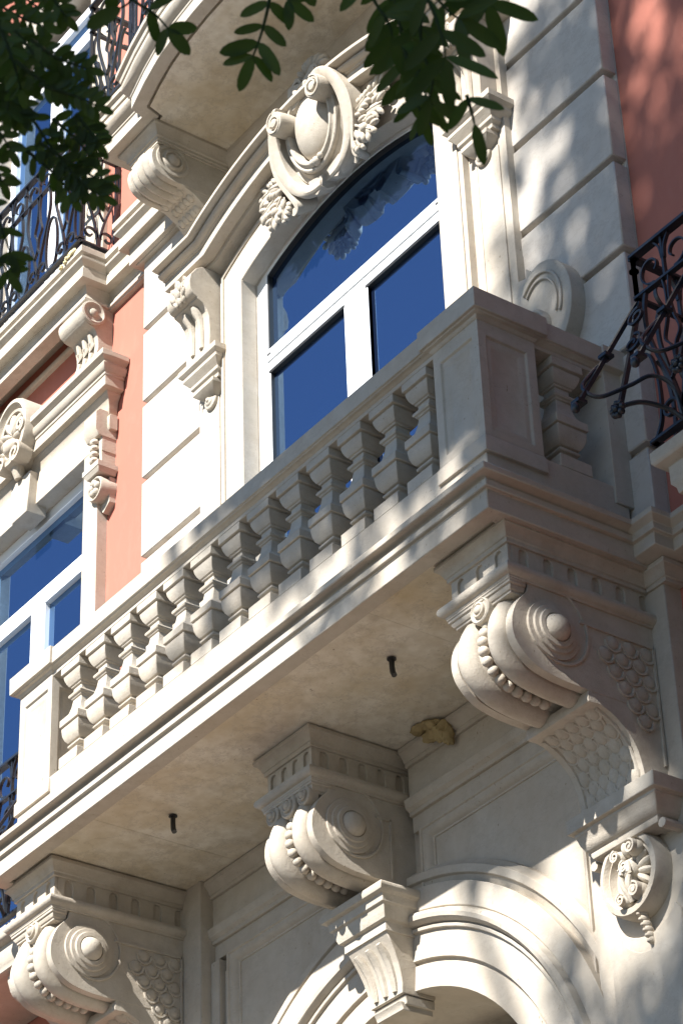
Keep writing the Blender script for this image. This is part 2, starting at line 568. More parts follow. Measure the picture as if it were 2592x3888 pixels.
# scroll at the foot of the right surround
def spiral(cx, cz, r0, r1, a0, a1, n=40):
    return [(cx + (r0 + (r1 - r0) * i / n) * math.cos(a0 + (a1 - a0) * i / n), cz + (r0 + (r1 - r0) * i / n) * math.sin(a0 + (a1 - a0) * i / n)) for i in range(n + 1)]
for sx in (-1, 1):
    cx, cz = 1.585 * sx, 9.30
    plate = [(cx + 0.215 * math.cos(a) * (1 if math.cos(a) * sx > 0 else 0.8), cz + 0.285 * math.sin(a)) for a in [2 * PI * k / 48 for k in range(48)]]
    mb = MB().prism('y', plate, -0.085, 0.03)
    arcp = [(cx + 0.15 * math.cos(a), cz + 0.02 + 0.20 * math.sin(a)) for a in ([-0.5 + 2.9 * k / 24 for k in range(25)] if sx > 0 else [PI + 0.5 - 2.9 * k / 24 for k in range(25)])]
    mb.bar([(a, -0.087, b) for a, b in arcp], 0.022, 0.014, (0, 1, 0))
    arcp = [(cx + 0.12 * math.cos(a), cz + 0.015 + 0.165 * math.sin(a)) for a in ([-0.5 + 2.9 * k / 24 for k in range(25)] if sx > 0 else [PI + 0.5 - 2.9 * k / 24 for k in range(25)])]
    mb.bar([(a, -0.087, b) for a, b in arcp], 0.022, 0.010, (0, 1, 0))
    mb.lathe([(0.12, 0.0), (0.12, -0.04), (0.11, -0.055), (0.10, -0.055), (0.095, -0.035), (0.075, -0.035), (0.07, -0.06), (0.05, -0.07), (0.0, -0.075)], (cx - sx * 0.06, -0.07, cz - 0.10), 'y', 1, 28)
    # neck joining the scroll to the strip
    out = spiral(cx, cz + 0.02, 0.25, 0.25, PI / 2, PI * 0.75, 8)
    poly = [(1.40 * sx, 9.80), (1.40 * sx, 9.62), (1.46 * sx, 9.60), (1.46 * sx, 9.66), (1.52 * sx, 9.585), (1.6 * sx, 9.55), (1.45 * sx, 9.20), (1.36 * sx, 9.05), (1.36 * sx, 9.8)]
    mb.prism('y', poly, -0.05, 0.02)
    mb.box(*sorted((sx * 1.362, sx * 1.46)), -0.043, 0.02, 8.0, 9.5)
    obj('volute', mb, M_CARVE, S, bev=0.003)

# cartouche over the window arch
CA = thing('cartouche', '', '')
del CA['label'], CA['category']
CA.parent = B
CC = (0.035, 11.565)
CY = -0.225
def tilt(mb, ang=0.20):
    """lean a carved piece forward at its top, about the cartouche's middle, keeping its back in the wall"""
    c_, s_ = math.cos(ang), math.sin(ang)
    for q, (x, y, z) in enumerate(mb.v):
        if y > CY + 0.12:
            mb.v[q] = (CC[0] + (x - CC[0]) * 0.8, -0.05 - max(0, z - CC[1]) * 0.3, CC[1] + (z - CC[1]) * 0.8)
        else:
            dy, dz = (y - CY), (z - CC[1]) * 0.95
            mb.v[q] = (CC[0] + (x - CC[0]) * 0.95, CY + dy * c_ - dz * s_, CC[1] + dy * s_ + dz * c_)
    return mb
mb = MB()
mb.lathe([(0.0, -0.062), (0.05, -0.059), (0.10, -0.048), (0.14, -0.03), (0.17, -0.006), (0.188, 0.03), (0.19, 0.09)], (CC[0], CY, CC[1]), 'y', 1, 36, (0.97, 1.2))
obj('oval_boss', tilt(mb), M_CARVE, CA)
mb = MB()
mb.lathe([(0.192, 0.07), (0.194, -0.028), (0.202, -0.042), (0.216, -0.042), (0.222, -0.028), (0.232, -0.022), (0.242, -0.030), (0.252, -0.024), (0.256, 0.0), (0.256, 0.24)], (CC[0], CY, CC[1]), 'y', 1, 40, (0.95, 1.2))
# dish between the bead ring and the outer strap
mb.lathe([(0.25, 0.0), (0.27, 0.03), (0.30, 0.028), (0.305, 0.24)], (CC[0], CY, CC[1] - 0.02), 'y', 1, 40, (0.95, 1.16))
for sx in (-1, 1):
    # broad flat strap following the oval, rising over the side volute
    q = crom([(0.045, -0.375, 0.03), (0.13, -0.365, 0.034), (0.225, -0.315, 0.040), (0.295, -0.215, 0.044), (0.325, -0.08, 0.044), (0.318, 0.06, 0.042), (0.28, 0.165, 0.038), (0.222, 0.205, 0.034), (0.175, 0.188, 0.028)], 4)
    L = []
    for i in range(len(q)):
        t = i / (len(q) - 1)
        a, b = q[max(i - 1, 0)], q[min(i + 1, len(q) - 1)]
        d = Vector((b[0] - a[0], b[1] - a[1])).normalized()
        nx, nz = d.y, -d.x
        yf = CY - 0.012 - 0.10 * t ** 1.5
        x, z, w0 = q[i]
        L.append([(CC[0] + sx * (x + nx * w0 * k), yy, CC[1] + z + nz * w0 * k) for k, yy in ((-1, yf + 0.05), (-0.85, yf + 0.012), (-0.5, yf + 0.004), (0.5, yf), (0.88, yf + 0.008), (1, yf + 0.05), (1, CY + 0.24), (-1, CY + 0.24))])
    mb.loops(L)
    # rolled volute at the upper corner
    c = (CC[0] + sx * 0.192, CC[1] + 0.115)
    mb.lathe([(0.0, -0.13), (0.026, -0.127), (0.030, -0.118), (0.032, -0.100), (0.042, -0.100), (0.046, -0.122), (0.066, -0.122), (0.074, -0.11), (0.076, 0.0), (0.074, 0.14)], (c[0], CY, c[1]), 'y', 1, 26)
    sp = spiral(c[0], c[1], 0.070, 0.03, PI / 2, PI / 2 - sx * 2.6 * PI, 30)
    mb.bar([(x, CY - 0.112, z) for x, z in sp], 0.03, 0.013, (0, 1, 0))
    # strap running from the volute down the flank to a foot curl
    q = crom([(CC[0] + sx * 0.33, CC[1] + 0.12), (CC[0] + sx * 0.372, CC[1] - 0.02), (CC[0] + sx * 0.365, CC[1] - 0.16), (CC[0] + sx * 0.315, CC[1] - 0.29), (CC[0] + sx * 0.285, CC[1] - 0.385), (CC[0] + sx * 0.315, CC[1] - 0.425)], 5)
    mb.bar([(x, CY + 0.015 + 0.06 * i / len(q), z) for i, (x, z) in enumerate(q)], 0.15, 0.028, (0, 1, 0))
    mb.tube([(CC[0] + sx * 0.315, CY - 0.01, CC[1] - 0.405), (CC[0] + sx * 0.315, CY + 0.12, CC[1] - 0.405)], 0.026, 12)
    # pair of feet
    mb.prism('y', [(CC[0] + sx * 0.02, CC[1] - 0.33), (CC[0] + sx * 0.15, CC[1] - 0.30), (CC[0] + sx * 0.16, CC[1] - 0.38), (CC[0] + sx * 0.10, CC[1] - 0.425), (CC[0] + sx * 0.05, CC[1] - 0.40)], CY + 0.0, CY + 0.15)
for dx, dz, r in ((0, -0.262, 0.030), (-0.04, -0.25, 0.022), (0.04, -0.25, 0.022)):
    mb.ball((CC[0] + dx, CY - 0.035, CC[1] + dz), r, 12, 8)
obj('scrolled_frame', tilt(mb), M_CARVE, CA, bev=0.002)
# crest: curls and leaves on top
mb = MB()
for sx in (-1, 1):
    c = (CC[0] + sx * 0.075, CC[1] + 0.335)
    sp = spiral(c[0], c[1], 0.065, 0.012, -PI * 0.7 if sx > 0 else -PI * 0.3, (-PI * 0.7 + 2.9 * PI) if sx > 0 else (-PI * 0.3 - 2.9 * PI), 30)
    mb.bar([(x, CY + 0.02, z) for x, z in sp], 0.09, 0.020, (0, 1, 0))
    mb.tube([(c[0], CY - 0.01, c[1]), (c[0], CY + 0.1, c[1])], 0.02, 10)
    mb.prism('y', crom([(CC[0] + sx * 0.02, CC[1] + 0.20), (CC[0] + sx * 0.11, CC[1] + 0.17), (CC[0] + sx * 0.135, CC[1] + 0.26), (CC[0] + sx * 0.12, CC[1] + 0.34), (CC[0] + sx * 0.02, CC[1] + 0.31)], 4), CY - 0.05, CY + 0.12)
    for k in range(4):
        mb.ball((CC[0] + sx * (0.05 + 0.035 * k), CY - 0.045 + 0.008 * k, CC[1] + 0.255 - 0.020 * k), (0.024, 0.03, 0.034), 10, 7, Matrix.Rotation(sx * 0.5, 3, 'Y'))
    for k in range(5):
        a = math.radians(8 + 22 * k)
        M = Matrix.Rotation(-(a if sx > 0 else PI - a), 3, 'Y')
        mb.ball((CC[0] + sx * 0.125 * math.cos(a), CY + 0.045, CC[1] + 0.375 + 0.095 * math.sin(a)), (0.05, 0.045, 0.026), 12, 8, M)
obj('crest', tilt(mb, 0.10), M_CARVE, CA)

def lobed_leaf(mb, x, y, z, ang, L, W, rr):
    """carved oak-like leaf: midrib and paired lobes"""
    ca, sa = math.cos(ang), math.sin(ang)
    M = Matrix.Rotation(-ang, 3, 'Y')
    mb.ball((x + ca * L * 0.5, y, z + sa * L * 0.5), (L * 0.52, 0.018, W * 0.30), 12, 8, M)
    for k in range(4):
        t = 0.18 + 0.22 * k
        ww = W * (0.5 - 0.30 * abs(t - 0.45))
        for s_ in (-1, 1):
            px = x + ca * L * t - sa * ww * s_
            pz = z + sa * L * t + ca * ww * s_
            M2 = Matrix.Rotation(-(ang + s_ * 0.7), 3, 'Y') @ Matrix.Rotation(s_ * 0.35, 3, 'X')
            mb.ball((px, y - 0.006 + rr.uniform(-0.006, 0.006), pz), (L * 0.19, 0.020, W * 0.15), 10, 7, M2)
    mb.ball((x + ca * L * 0.96, y + 0.004, z + sa * L * 0.96), (L * 0.13, 0.018, W * 0.16), 10, 7, M)
    mb.tube([(x, y - 0.018, z), (x + ca * L * 0.9, y - 0.016, z + sa * L * 0.9)], [0.008, 0.003], 6)
for sx in (-1, 1):
    mb = MB()
    rr = random.Random(5)
    for dx, dz, y, a, L, W in ((0.36, -0.10, -0.135, 0.75, 0.20, 0.13), (0.37, -0.14, -0.15, 0.12, 0.24, 0.12), (0.38, -0.22, -0.165, -0.25, 0.21, 0.11), (0.35, -0.28, -0.175, -0.75, 0.19, 0.11), (0.34, -0.20, -0.185, 0.35, 0.15, 0.10), (0.33, -0.33, -0.165, -1.2, 0.12, 0.09)):
        aa = a if sx > 0 else PI - a
        lobed_leaf(mb, 0.02 + sx * dx, y, 11.61 + dz, aa, L, W, rr)
    for x, z, r in ((0.42, -0.345, 0.030), (0.47, -0.30, 0.022), (0.38, -0.385, 0.020)):
        mb.ball((0.02 + sx * x, -0.185, 11.61 + z), r, 12, 8)
        for a in range(6):
            mb.ball((0.02 + sx * x + r * 0.9 * math.cos(a * 1.047), -0.17, 11.61 + z + r * 0.9 * math.sin(a * 1.047)), (r * 0.5, 0.018, r * 0.5), 8, 6)
    mb.tube(crom([(sx * 0.27, -0.12, 11.17), (sx * 0.31, -0.14, 11.23), (sx * 0.36, -0.15, 11.32)], 4), 0.012)
    obj('flower_spray', mb, M_CARVE, CA)

# --- the big arched window
W = thing('window', '', '')
del W['label'], W['category']
W.parent = B
W['label'] = 'arched three pane window with white frame'
FY0, FY1 = 0.012, 0.09
fin = opening(0.795, 2.068, 8.0)
fout = opening(0.93, 2.16, 8.0)
mb = MB().prism('y', fin + fout[::-1], FY0 + 0.008, FY1)
mb.box(-0.795, 0.795, FY0 + 0.004, FY1, 10.485, 10.63)
mb.box(-0.795, 0.795, FY0 - 0.004, FY1, 10.545, 10.625)
mb.box(-0.075, 0.115, FY0 + 0.006, FY1, 8.0, 10.49)
mb.box(-0.02, 0.02, FY0, FY1, 8.0, 10.487)
for a, b in ((-0.795, -0.075), (0.115, 0.795)):
    mb.box(a, a + 0.012, FY0 + 0.012, FY1, 8.0, 10.487)
    mb.box(b - 0.012, b, FY0 + 0.012, FY1, 8.0, 10.487)
obj('frame', mb, M_FRAME, W, bev=0.002)
mb = MB()
gin = opening(0.785, 2.058, 10.63)
gout = opening(0.81, 2.08, 10.625)
mb.prism('y', gin + gout[::-1], FY0 + 0.014, FY1 + 0.006)
mb.box(-0.79, 0.79, FY0 + 0.010, FY1 + 0.004, 10.474, 10.486)
mb.box(-0.79, -0.778, FY0 + 0.016, FY1 + 0.004, 8, 10.474)
mb.box(0.115, 0.127, FY0 + 0.016, FY1 + 0.004, 8, 10.474)
mb.box(-0.79, -0.755, FY0 - 0.0055, FY0 + 0.02, 10.585, 10.598)
mb.box(0.755, 0.79, FY0 - 0.0055, FY0 + 0.02, 10.585, 10.598)
obj('gasket', mb, M_GASKET, W)
obj('pane', MB().prism('y', opening(0.80, 2.075, 10.62), 0.055, 0.06), M_GLASS, W)
for a, b in ((-0.8, -0.07), (0.11, 0.8)):
    obj('pane', MB().box(a, b, 0.05, 0.055, 8.0, 10.50), M_GLASS, W)

# --- floor level string course with the left bay's slab
SP = [(-0.14, 12.13), (-0.05, 12.13), (-0.05, 12.15), (-0.06, 12.16), (-0.075, 12.20), (-0.07, 12.235), (-0.06, 12.262), (0.0, 12.262), (0.0, 12.335), (-0.012, 12.342), (-0.012, 12.36), (0.0, 12.37), (0.022, 12.39), (0.024, 12.405), (0.008, 12.42), (0.008, 12.43), (0.03, 12.44), (0.03, 12.485), (-0.10, 12.53), (-0.14, 12.53)]
mb = MB().sweep(SP, [(-9, -0.0), (-5.6, -0.0), (-5.6, -0.175), (-5.595, -0.175), (-2.535, -0.175), (-2.535, -0.0), (-2.205, -0.0), (-2.205, -0.115), (-1.40, -0.115)])
mb.box(-9, -2.20, 0.03, 0.13, 12.27, 12.51)
mb.box(-5.58, -2.56, -0.10, 0.031, 12.275, 12.515)
mb.box(-2.16, -1.4, -0.06, 0.03, 12.14, 12.52)
# wall fillet below the cove
mb.sweep([(-0.03, 12.12), (0.02, 12.12), (0.03, 12.135), (0.03, 12.15), (-0.03, 12.15)], [(-9, 0.085), (-2.095, 0.085), (-2.095, -0.01), (-1.40, -0.01)])
obj('string_course', mb, M_STONE, B, bev=0.003)

# ================================================================== MAIN BALCONY
A = thing('balcony', 'large stone balcony with square balusters on carved scroll brackets', 'balcony')
XP, YP = 1.953, -0.81
PATH = [(-XP, 0.02), (-XP, YP), (XP, YP), (XP, 0.02)]
SLAB = [(-0.12, 7.67), (-0.12, 7.66), (0.016, 7.66), (0.018, 7.627), (0.10, 7.627), (0.10, 7.722), (0.118, 7.722), (0.118, 7.757), (0.106, 7.759), (0.112, 7.768), (0.125, 7.773), (0.153, 7.776), (0.155, 7.806), (0.125, 7.820), (-0.12, 7.86)]
mb = MB().sweep(SLAB, PATH)
obj('slab_edge', mb, M_STONE, A, bev=0.004)
mb = MB()
for a, b in ((-XP - 0.01, -1.182), (-1.1795, 1.0995), (1.101, XP + 0.01)):
    mb.box(a, b, YP - 0.01, 0.16, 7.647, 7.85)
obj('soffit', mb, M_SOFFIT, A)
PL = [(-0.20, 7.83), (0.012, 7.83), (0.012, 7.90), (0.0, 7.915), (0.0, 8.09), (-0.20, 8.09)]
mb = MB().sweep(PL, [(-XP, -0.02), (-XP, YP), (XP, YP), (XP, -0.02)])
obj('plinth', mb, M_STONE, A, bev=0.003)
RAIL = [(-0.20, 8.684), (0.0, 8.684), (0.0, 8.706), (0.006, 8.708), (0.012, 8.716), (0.026, 8.722), (0.026, 8.727), (0.035, 8.730), (0.037, 8.822), (-0.235, 8.828), (-0.235, 8.73), (-0.20, 8.70)]
mb = MB().sweep(RAIL, [(-XP, 0.02), (-XP, YP), (XP, YP), (XP, 0.02)])
obj('handrail', mb, M_STONE, A, bev=0.004)

def pier(x0, x1, y0, y1):
    mb = MB()
    prof = [(-0.04, 8.0), (0.008, 8.0), (0.008, 8.075), (0.0, 8.09), (0.0, 8.70), (0.006, 8.705), (0.012, 8.716), (0.03, 8.722), (0.03, 8.727), (0.047, 8.728), (0.049, 8.83), (-0.04, 8.836)]
    # core set behind the recessed panels
    d = 0.022
    mb.box(x0 + d, x1 - d, y0 + d, y1 - d, 8.0, 8.836)
    b = 0.045
    zp0, zp1 = 8.13, 8.63
    # frames on four faces
    for f in range(4):
        L = (x1 - x0) if f in (0, 2) else (y1 - y0)
        def P(u, dd, z):
            if f == 0: return (x0 + u, y0 + dd, z)
            if f == 1: return (x1 - dd, y0 + u, z)
            if f == 2: return (x1 - u, y1 - dd, z)
            return (x0 + dd, y1 - u, z)
        def ring(i, dd):
            return [P(i, dd, zp0 - 0.0 + (i - b)), P(L - i, dd, zp0 + (i - b)), P(L - i, dd, zp1 - (i - b)), P(i, dd, zp1 - (i - b))]
        outer = [P(0, 0, 8.09), P(L, 0, 8.09), P(L, 0, 8.70), P(0, 0, 8.70)]
        r1, r2, r3, r4 = ring(b, 0), ring(b + 0.008, 0.012), ring(b + 0.03, 0.012), ring(b + 0.042, 0.02)
        vs_ = outer + r1 + r2 + r3 + r4
        fs_ = []
        for k in range(4):
            for i in range(4):
                j = (i + 1) % 4
                fs_.append((k * 4 + i, k * 4 + j, k * 4 + 4 + j, k * 4 + 4 + i))
        fs_.append((16, 17, 18, 19))
        mb.add(vs_, fs_)
    # base and cap as closed collars
    base = [(-0.03, 8.0), (0.010, 8.0), (0.010, 8.07), (0.0, 8.09), (-0.03, 8.09)]
    cap = [(-0.03, 8.70), (0.0, 8.70), (0.008, 8.706), (0.014, 8.716), (0.03, 8.722), (0.03, 8.727), (0.045, 8.730), (0.047, 8.832), (-0.03, 8.84)]
    pth = [(x0, y1), (x0, y0), (x1, y0), (x1, y1)]
    mb.sweep(base, pth, True)
    mb.sweep(cap, pth, True)
    return mb
for x0, x1 in ((-1.960, -1.630), (1.647, 1.961)):
    obj('pier', pier(x0, x1, YP - 0.004, -0.495), M_STONE, A, bev=0.003)
# end half piers against the wall
for sx in (-1, 1):
    a, b = sorted((sx * 1.70, sx * 1.965))
    mb = MB().box(a, b, -0.10, 0.02, 8.0, 8.72)
    a, b = sorted((sx * 1.68, sx * 2.0))
    mb.box(a, b, -0.118, 0.02, 8.72, 8.832)
    obj('wall_pier', mb, M_STONE, A, bev=0.003)
BAL = [(0.089, 8.09), (0.089, 8.155), (0.034, 8.157), (0.033, 8.190), (0.042, 8.194), (0.044, 8.202), (0.056, 8.206), (0.0595, 8.213), (0.056, 8.221), (0.045, 8.225), (0.045, 8.232),
       (0.058, 8.236), (0.070, 8.252), (0.079, 8.278), (0.083, 8.312), (0.083, 8.322), (0.077, 8.324), (0.077, 8.329), (0.090, 8.331), (0.090, 8.372), (0.070, 8.388), (0.056, 8.412), (0.047, 8.445), (0.0415, 8.482),
       (0.0415, 8.487), (0.049, 8.489), (0.049, 8.497), (0.058, 8.501), (0.0615, 8.510), (0.058, 8.519), (0.042, 8.522), (0.040, 8.556), (0.050, 8.558), (0.050, 8.566), (0.058, 8.570), (0.069, 8.588), (0.077, 8.610), (0.080, 8.630), (0.074, 8.632), (0.074, 8.638), (0.090, 8.640), (0.090, 8.6835)]
bal0 = MB().sqloft([(h, z - 8.09) for h, z in BAL], 0, 0)
b0 = obj('baluster', bal0, M_CARVE, A, sharp=30, bev=0.0025)
PITCH = 0.2463
pos = [(-1.459 + PITCH * i, YP + 0.09) for i in range(13)] + [(1.865, -0.305), (-1.865, -0.305)]
for k, (x, y) in enumerate(pos):
    c = b0 if k == 0 else b0.copy()
    if k:
        COL.objects.link(c)
        c.parent = A
    c.location = (x, y, 8.09)

# --- brackets
def bez(p0, p1, p2, n):
    return [((1 - t) ** 2 * p0[0] + 2 * t * (1 - t) * p1[0] + t * t * p2[0], (1 - t) ** 2 * p0[1] + 2 * t * (1 - t) * p1[1] + t * t * p2[1]) for t in [i / n for i in range(n + 1)]]

FRONT = crom([(-0.68, 7.335), (-0.735, 7.27), (-0.768, 7.19), (-0.768, 7.11), (-0.734, 7.048), (-0.661, 6.994), (-0.542, 6.968), (-0.40, 6.962)], 5)

def comb(L, z0, z1, zr, n, sw):
    """a plate outline with n round-headed slots open at the bottom, width L"""
    pts = [(0, z1), (0, z0)]
    pit = L / n
    for k in range(n):
        c = pit * (k + 0.5)
        pts += [(c - sw / 2, z0)]
        for i in range(7):
            a = PI - PI * i / 6
            pts.append((c + sw / 2 * math.cos(a), zr + sw / 2 * math.sin(a)))
        pts += [(c + sw / 2, z0)]
    pts += [(L, z0), (L, z1)]
    return pts

def bracket(x0, x1, sh, mid=False):
    """scroll bracket between x0 and x1; sh moves it back towards the wall"""
    w_ = x1 - x0
    fr = [(min(y + sh, 0.1), z) for y, z in FRONT]
    back = [(0.135, 6.962), (0.135, 7.44), (min(-0.66 + sh, 0), 7.44)]
    # cross profile of the roll front: rims, two torus bands, bead channel
    xs, off = [], []
    tab = [(0.0, 0.0), (0.105, 0.0), (0.11, -0.018), (0.135, -0.018), (0.14, 0.004), (0.19, 0.026), (0.25, 0.034), (0.31, 0.028), (0.375, 0.006), (0.39, -0.02),
           (0.43, -0.03), (0.50, -0.032), (0.57, -0.03), (0.61, -0.02), (0.625, 0.006), (0.69, 0.028), (0.75, 0.034), (0.81, 0.026), (0.86, 0.004), (0.865, -0.018), (0.89, -0.018), (0.895, 0.0), (1.0, 0.0)]
    nr = []
    for i in range(len(fr)):
        a, b = FRONT[max(i - 1, 0)], FRONT[min(i + 1, len(FRONT) - 1)]
        d = Vector((b[0] - a[0], b[1] - a[1])).normalized()
        nr.append((d.y, -d.x))
    L = []
    for t, o_ in tab:
        tap = [min(1.0, 0.25 + i / 5) for i in range(len(fr))]
        L.append([(x0 + w_ * t, y + nr[i][0] * o_ * tap[i], z + nr[i][1] * o_ * tap[i]) for i, (y, z) in enumerate(fr)] + [(x0 + w_ * t, y, z) for y, z in back])
    mb = MB().loops(L)
    if not mid:
        conc = crom([(-0.392, 6.962), (-0.392, 6.914), (-0.33, 6.912), (-0.255, 6.878), (-0.185, 6.815), (-0.145, 6.735), (-0.124, 6.62)], 4)
        mb.prism('x', conc + [(0.10, 6.62), (0.10, 6.963)], x0 + 0.002, x1 - 0.002)
    else:
        mb.box(x0 + 0.002, x1 - 0.002, -0.06, 0.1, 6.90, 6.963)
    # side volutes
    for sx, xx in ((1, x1), (-1, x0)):
        c = (xx, -0.56 + sh, 7.185)
        if not mid or sx > 0:
            mb.lathe([(0.135, -0.01), (0.135, 0.012), (0.112, 0.014), (0.110, 0.024), (0.090, 0.027), (0.087, 0.036), (0.066, 0.038), (0.063, 0.030), (0.060, 0.040), (0.050, 0.058), (0.034, 0.071), (0.016, 0.077), (0, 0.078)], c, 'x', sx, 32)
            # spiral ridge running out to the rim
            sp = [(xx + sx * 0.002, c[1] + r * math.cos(a), c[2] + r * math.sin(a)) for r, a in [(0.132 + 0.095 * i / 30, -1.9 + 3.4 * i / 30) for i in range(31)] if c[1] + r * math.cos(a) < 0.0]
            mb.bar(sp, 0.014, 0.012, (1, 0, 0))
    br = obj('bracket', mb, M_CARVE, A, bev=0.002)
    # beads
    mb = MB()
    xm = (x0 + x1) / 2
    lens = [0.0]
    for i in range(1, len(fr)):
        lens.append(lens[-1] + math.dist(FRONT[i], FRONT[i - 1]))
    s_ = 0.05
    while s_ < lens[-1] - 0.02:
        i = next(k for k in range(len(lens) - 1) if lens[k + 1] >= s_)
        t = (s_ - lens[i]) / (lens[i + 1] - lens[i])
        y = fr[i][0] * (1 - t) + fr[i + 1][0] * t
        z = fr[i][1] * (1 - t) + fr[i + 1][1] * t
        mb.ball((xm, y - nr[i][0] * 0.010, z - nr[i][1] * 0.010), 0.0245, 12, 8)
        s_ += 0.0475
    obj('bead_string', mb, M_CARVE, br)
    # abacus, fluted frieze and bed mould as one crowning block
    fx0, fx1, fy = x0 + 0.012, x1 - 0.012, -0.755 + sh
    yb = 0.125 if mid else 0.05
    mb = MB()
    mb.box(fx0 + 0.014, fx1 - 0.014, fy + 0.014, yb + 0.01, 7.42, 7.652)
    d = 0.014
    cw = fx1 - fx0
    # front plate
    q = comb(cw, 7.43, 7.56, 7.522, 4 if mid else 3, 0.044)
    mb.prism('y', [(fx0 + u, z) for u, z in q], fy, fy + d + 0.004)
    dep = yb - fy
    ns = max(3, round(dep / 0.125))
    q = comb(dep, 7.43, 7.56, 7.522, ns, 0.050)
    mb.prism('x', [(fy + 0.0185 + u * (dep - 0.0185) / dep, z) for u, z in q], fx1 - d - 0.004, fx1 - 0.0004)
    mb.prism('x', [(fy + 0.0185 + u * (dep - 0.0185) / dep, z) for u, z in q], fx0 + 0.0004, fx0 + d + 0.004)
    pth = [(fx0, yb), (fx0, fy), (fx1, fy), (fx1, yb)]
    ab = [(-0.05, 7.375), (0.022, 7.375), (0.024, 7.385), (0.036, 7.39), (0.048, 7.402), (0.05, 7.416), (0.044, 7.43), (0.03, 7.436), (0.0, 7.442), (-0.05, 7.442)]
    mb.sweep(ab, pth)
    lo = [(-0.05, 7.318), (-0.006, 7.318), (-0.006, 7.330), (0.0, 7.332), (0.008, 7.345), (0.008, 7.352), (0.016, 7.354), (0.016, 7.366), (0.02, 7.368), (0.02, 7.377), (-0.05, 7.377)]
    if mid:
        mb.sweep(lo, [(fx0, fy + 0.12), (fx0, fy), (fx1, fy), (fx1, fy + 0.12)])
    else:
        mb.sweep(lo, [(fx0, fy + 0.10), (fx0, fy), (fx1, fy), (fx1, fy + 0.07)])
    bed = [(-0.05, 7.552), (0.012, 7.552), (0.012, 7.572), (0.018, 7.575), (0.024, 7.592), (0.036, 7.608), (0.05, 7.618), (0.05, 7.638), (0.03, 7.648), (-0.05, 7.649)]
    mb.sweep(bed, pth)
    # round ornaments under the abacus
    yy = fy - 0.012
    if mid:
        cs = [(xm - 0.125, 0.034), (xm, 0.042), (xm + 0.125, 0.034)]
    else:
        cs = [(xm - 0.0, 0.042)]
    for cx, r in cs:
        k = r / 0.04
        mb.lathe([(0.058 * k, 0.05), (0.058 * k, 0.0), (0.050 * k, -0.008), (0.044 * k, 0.0), (0.034 * k, 0.002), (0.032 * k, -0.012), (0.026 * k, -0.016), (0.022 * k, -0.006), (0.020 * k, -0.014), (0.01 * k, -0.022), (0, -0.024)], (cx, yy, 7.318), 'y', 1, 20)
    obj('abacus', mb, M_CARVE, br, bev=0.002)
    # fish scales on the side and on the swept underside
    mb = MB()
    X = x1
    y1_, z1_ = 0.0 if mid else -0.06, 7.27
    for r in range(8):
        for c in range(6):
            y = -0.05 - 0.092 * c - (0.046 if r % 2 else 0) + (0.02 if mid else 0)
            z = 7.225 - 0.066 * r
            dy, dz = y - (-0.56 + sh), z - 7.185
            if math.hypot(dy, dz) < 0.265 or y < -0.40 + sh * 0.9 or z < 6.96 - max(0, (-y - 0.25)) * 0 + max(0, -y - 0.14) * 1.2 - (0.1 if not mid else -0.05):
                continue
            if not mid and (y < -0.12 and z < 6.93 - 0.0 and (y + 0.392) ** 2 + (z - 6.62) ** 2 < 0.34 ** 2):
                continue
            mb.ball((X - 0.003, y, z + 0.012), (0.012, 0.036, 0.036), 10, 6)
            ring = [(X + 0.004, y + 0.042 * math.cos(a), z + 0.012 + 0.046 * math.sin(a)) for a in [PI + PI * i / 8 for i in range(9)]]
            mb.bar(ring, 0.010, 0.009, (1, 0, 0))
    mb.bar([(X + 0.002, -0.41 + sh, 7.275), (X + 0.002, -0.01, 7.275)], 0.016, 0.012, (1, 0, 0))
    mb.bar([(X + 0.002, -0.012, 7.28), (X + 0.002, -0.012, 6.72 if not mid else 6.98)], 0.016, 0.010, (1, 0, 0))
    if not mid:
        cc = crom([(-0.33, 6.912), (-0.255, 6.878), (-0.185, 6.815), (-0.145, 6.735), (-0.130, 6.66)], 5)
        m_ = len(cc)
        for i in range(1, m_ - 1, 3):
            a, b = cc[i - 1], cc[i + 1]
            ang = math.atan2(b[1] - a[1], b[0] - a[0])
            for c in range(5 if (i // 3) % 2 == 0 else 4):
                x = x0 + 0.072 + (w_ - 0.144) * (c + (0.5 if (i // 3) % 2 else 0.0)) / 4
                M = Matrix.Rotation(ang, 3, 'X')
                mb.ball((x, cc[i][0], cc[i][1]), (0.03, 0.04, 0.010), 10, 6, M)
                ring = [(x + 0.042 * math.cos(t), cc[i][0] + math.cos(ang) * (0.055 * math.sin(t) - 0.015), cc[i][1] + math.sin(ang) * (0.055 * math.sin(t) - 0.015)) for t in [PI * k / 9 for k in range(10)]]
                mb.tube(ring, 0.0075, 6)
        for xx in (x0 + 0.036, x1 - 0.036):
            mb.tube([(xx, y, z) for y, z in cc], 0.009, 6)
    obj('scale_ornament', mb, M_CARVE, br)
    return br
bracket(1.585, 1.985, 0.0)['label'] = 'right scroll bracket'
bracket(-2.035, -1.635, 0.0)['label'] = 'left scroll bracket'
bracket(-0.235, 0.145, 0.315, True)['label'] = 'shallow middle scroll bracket'

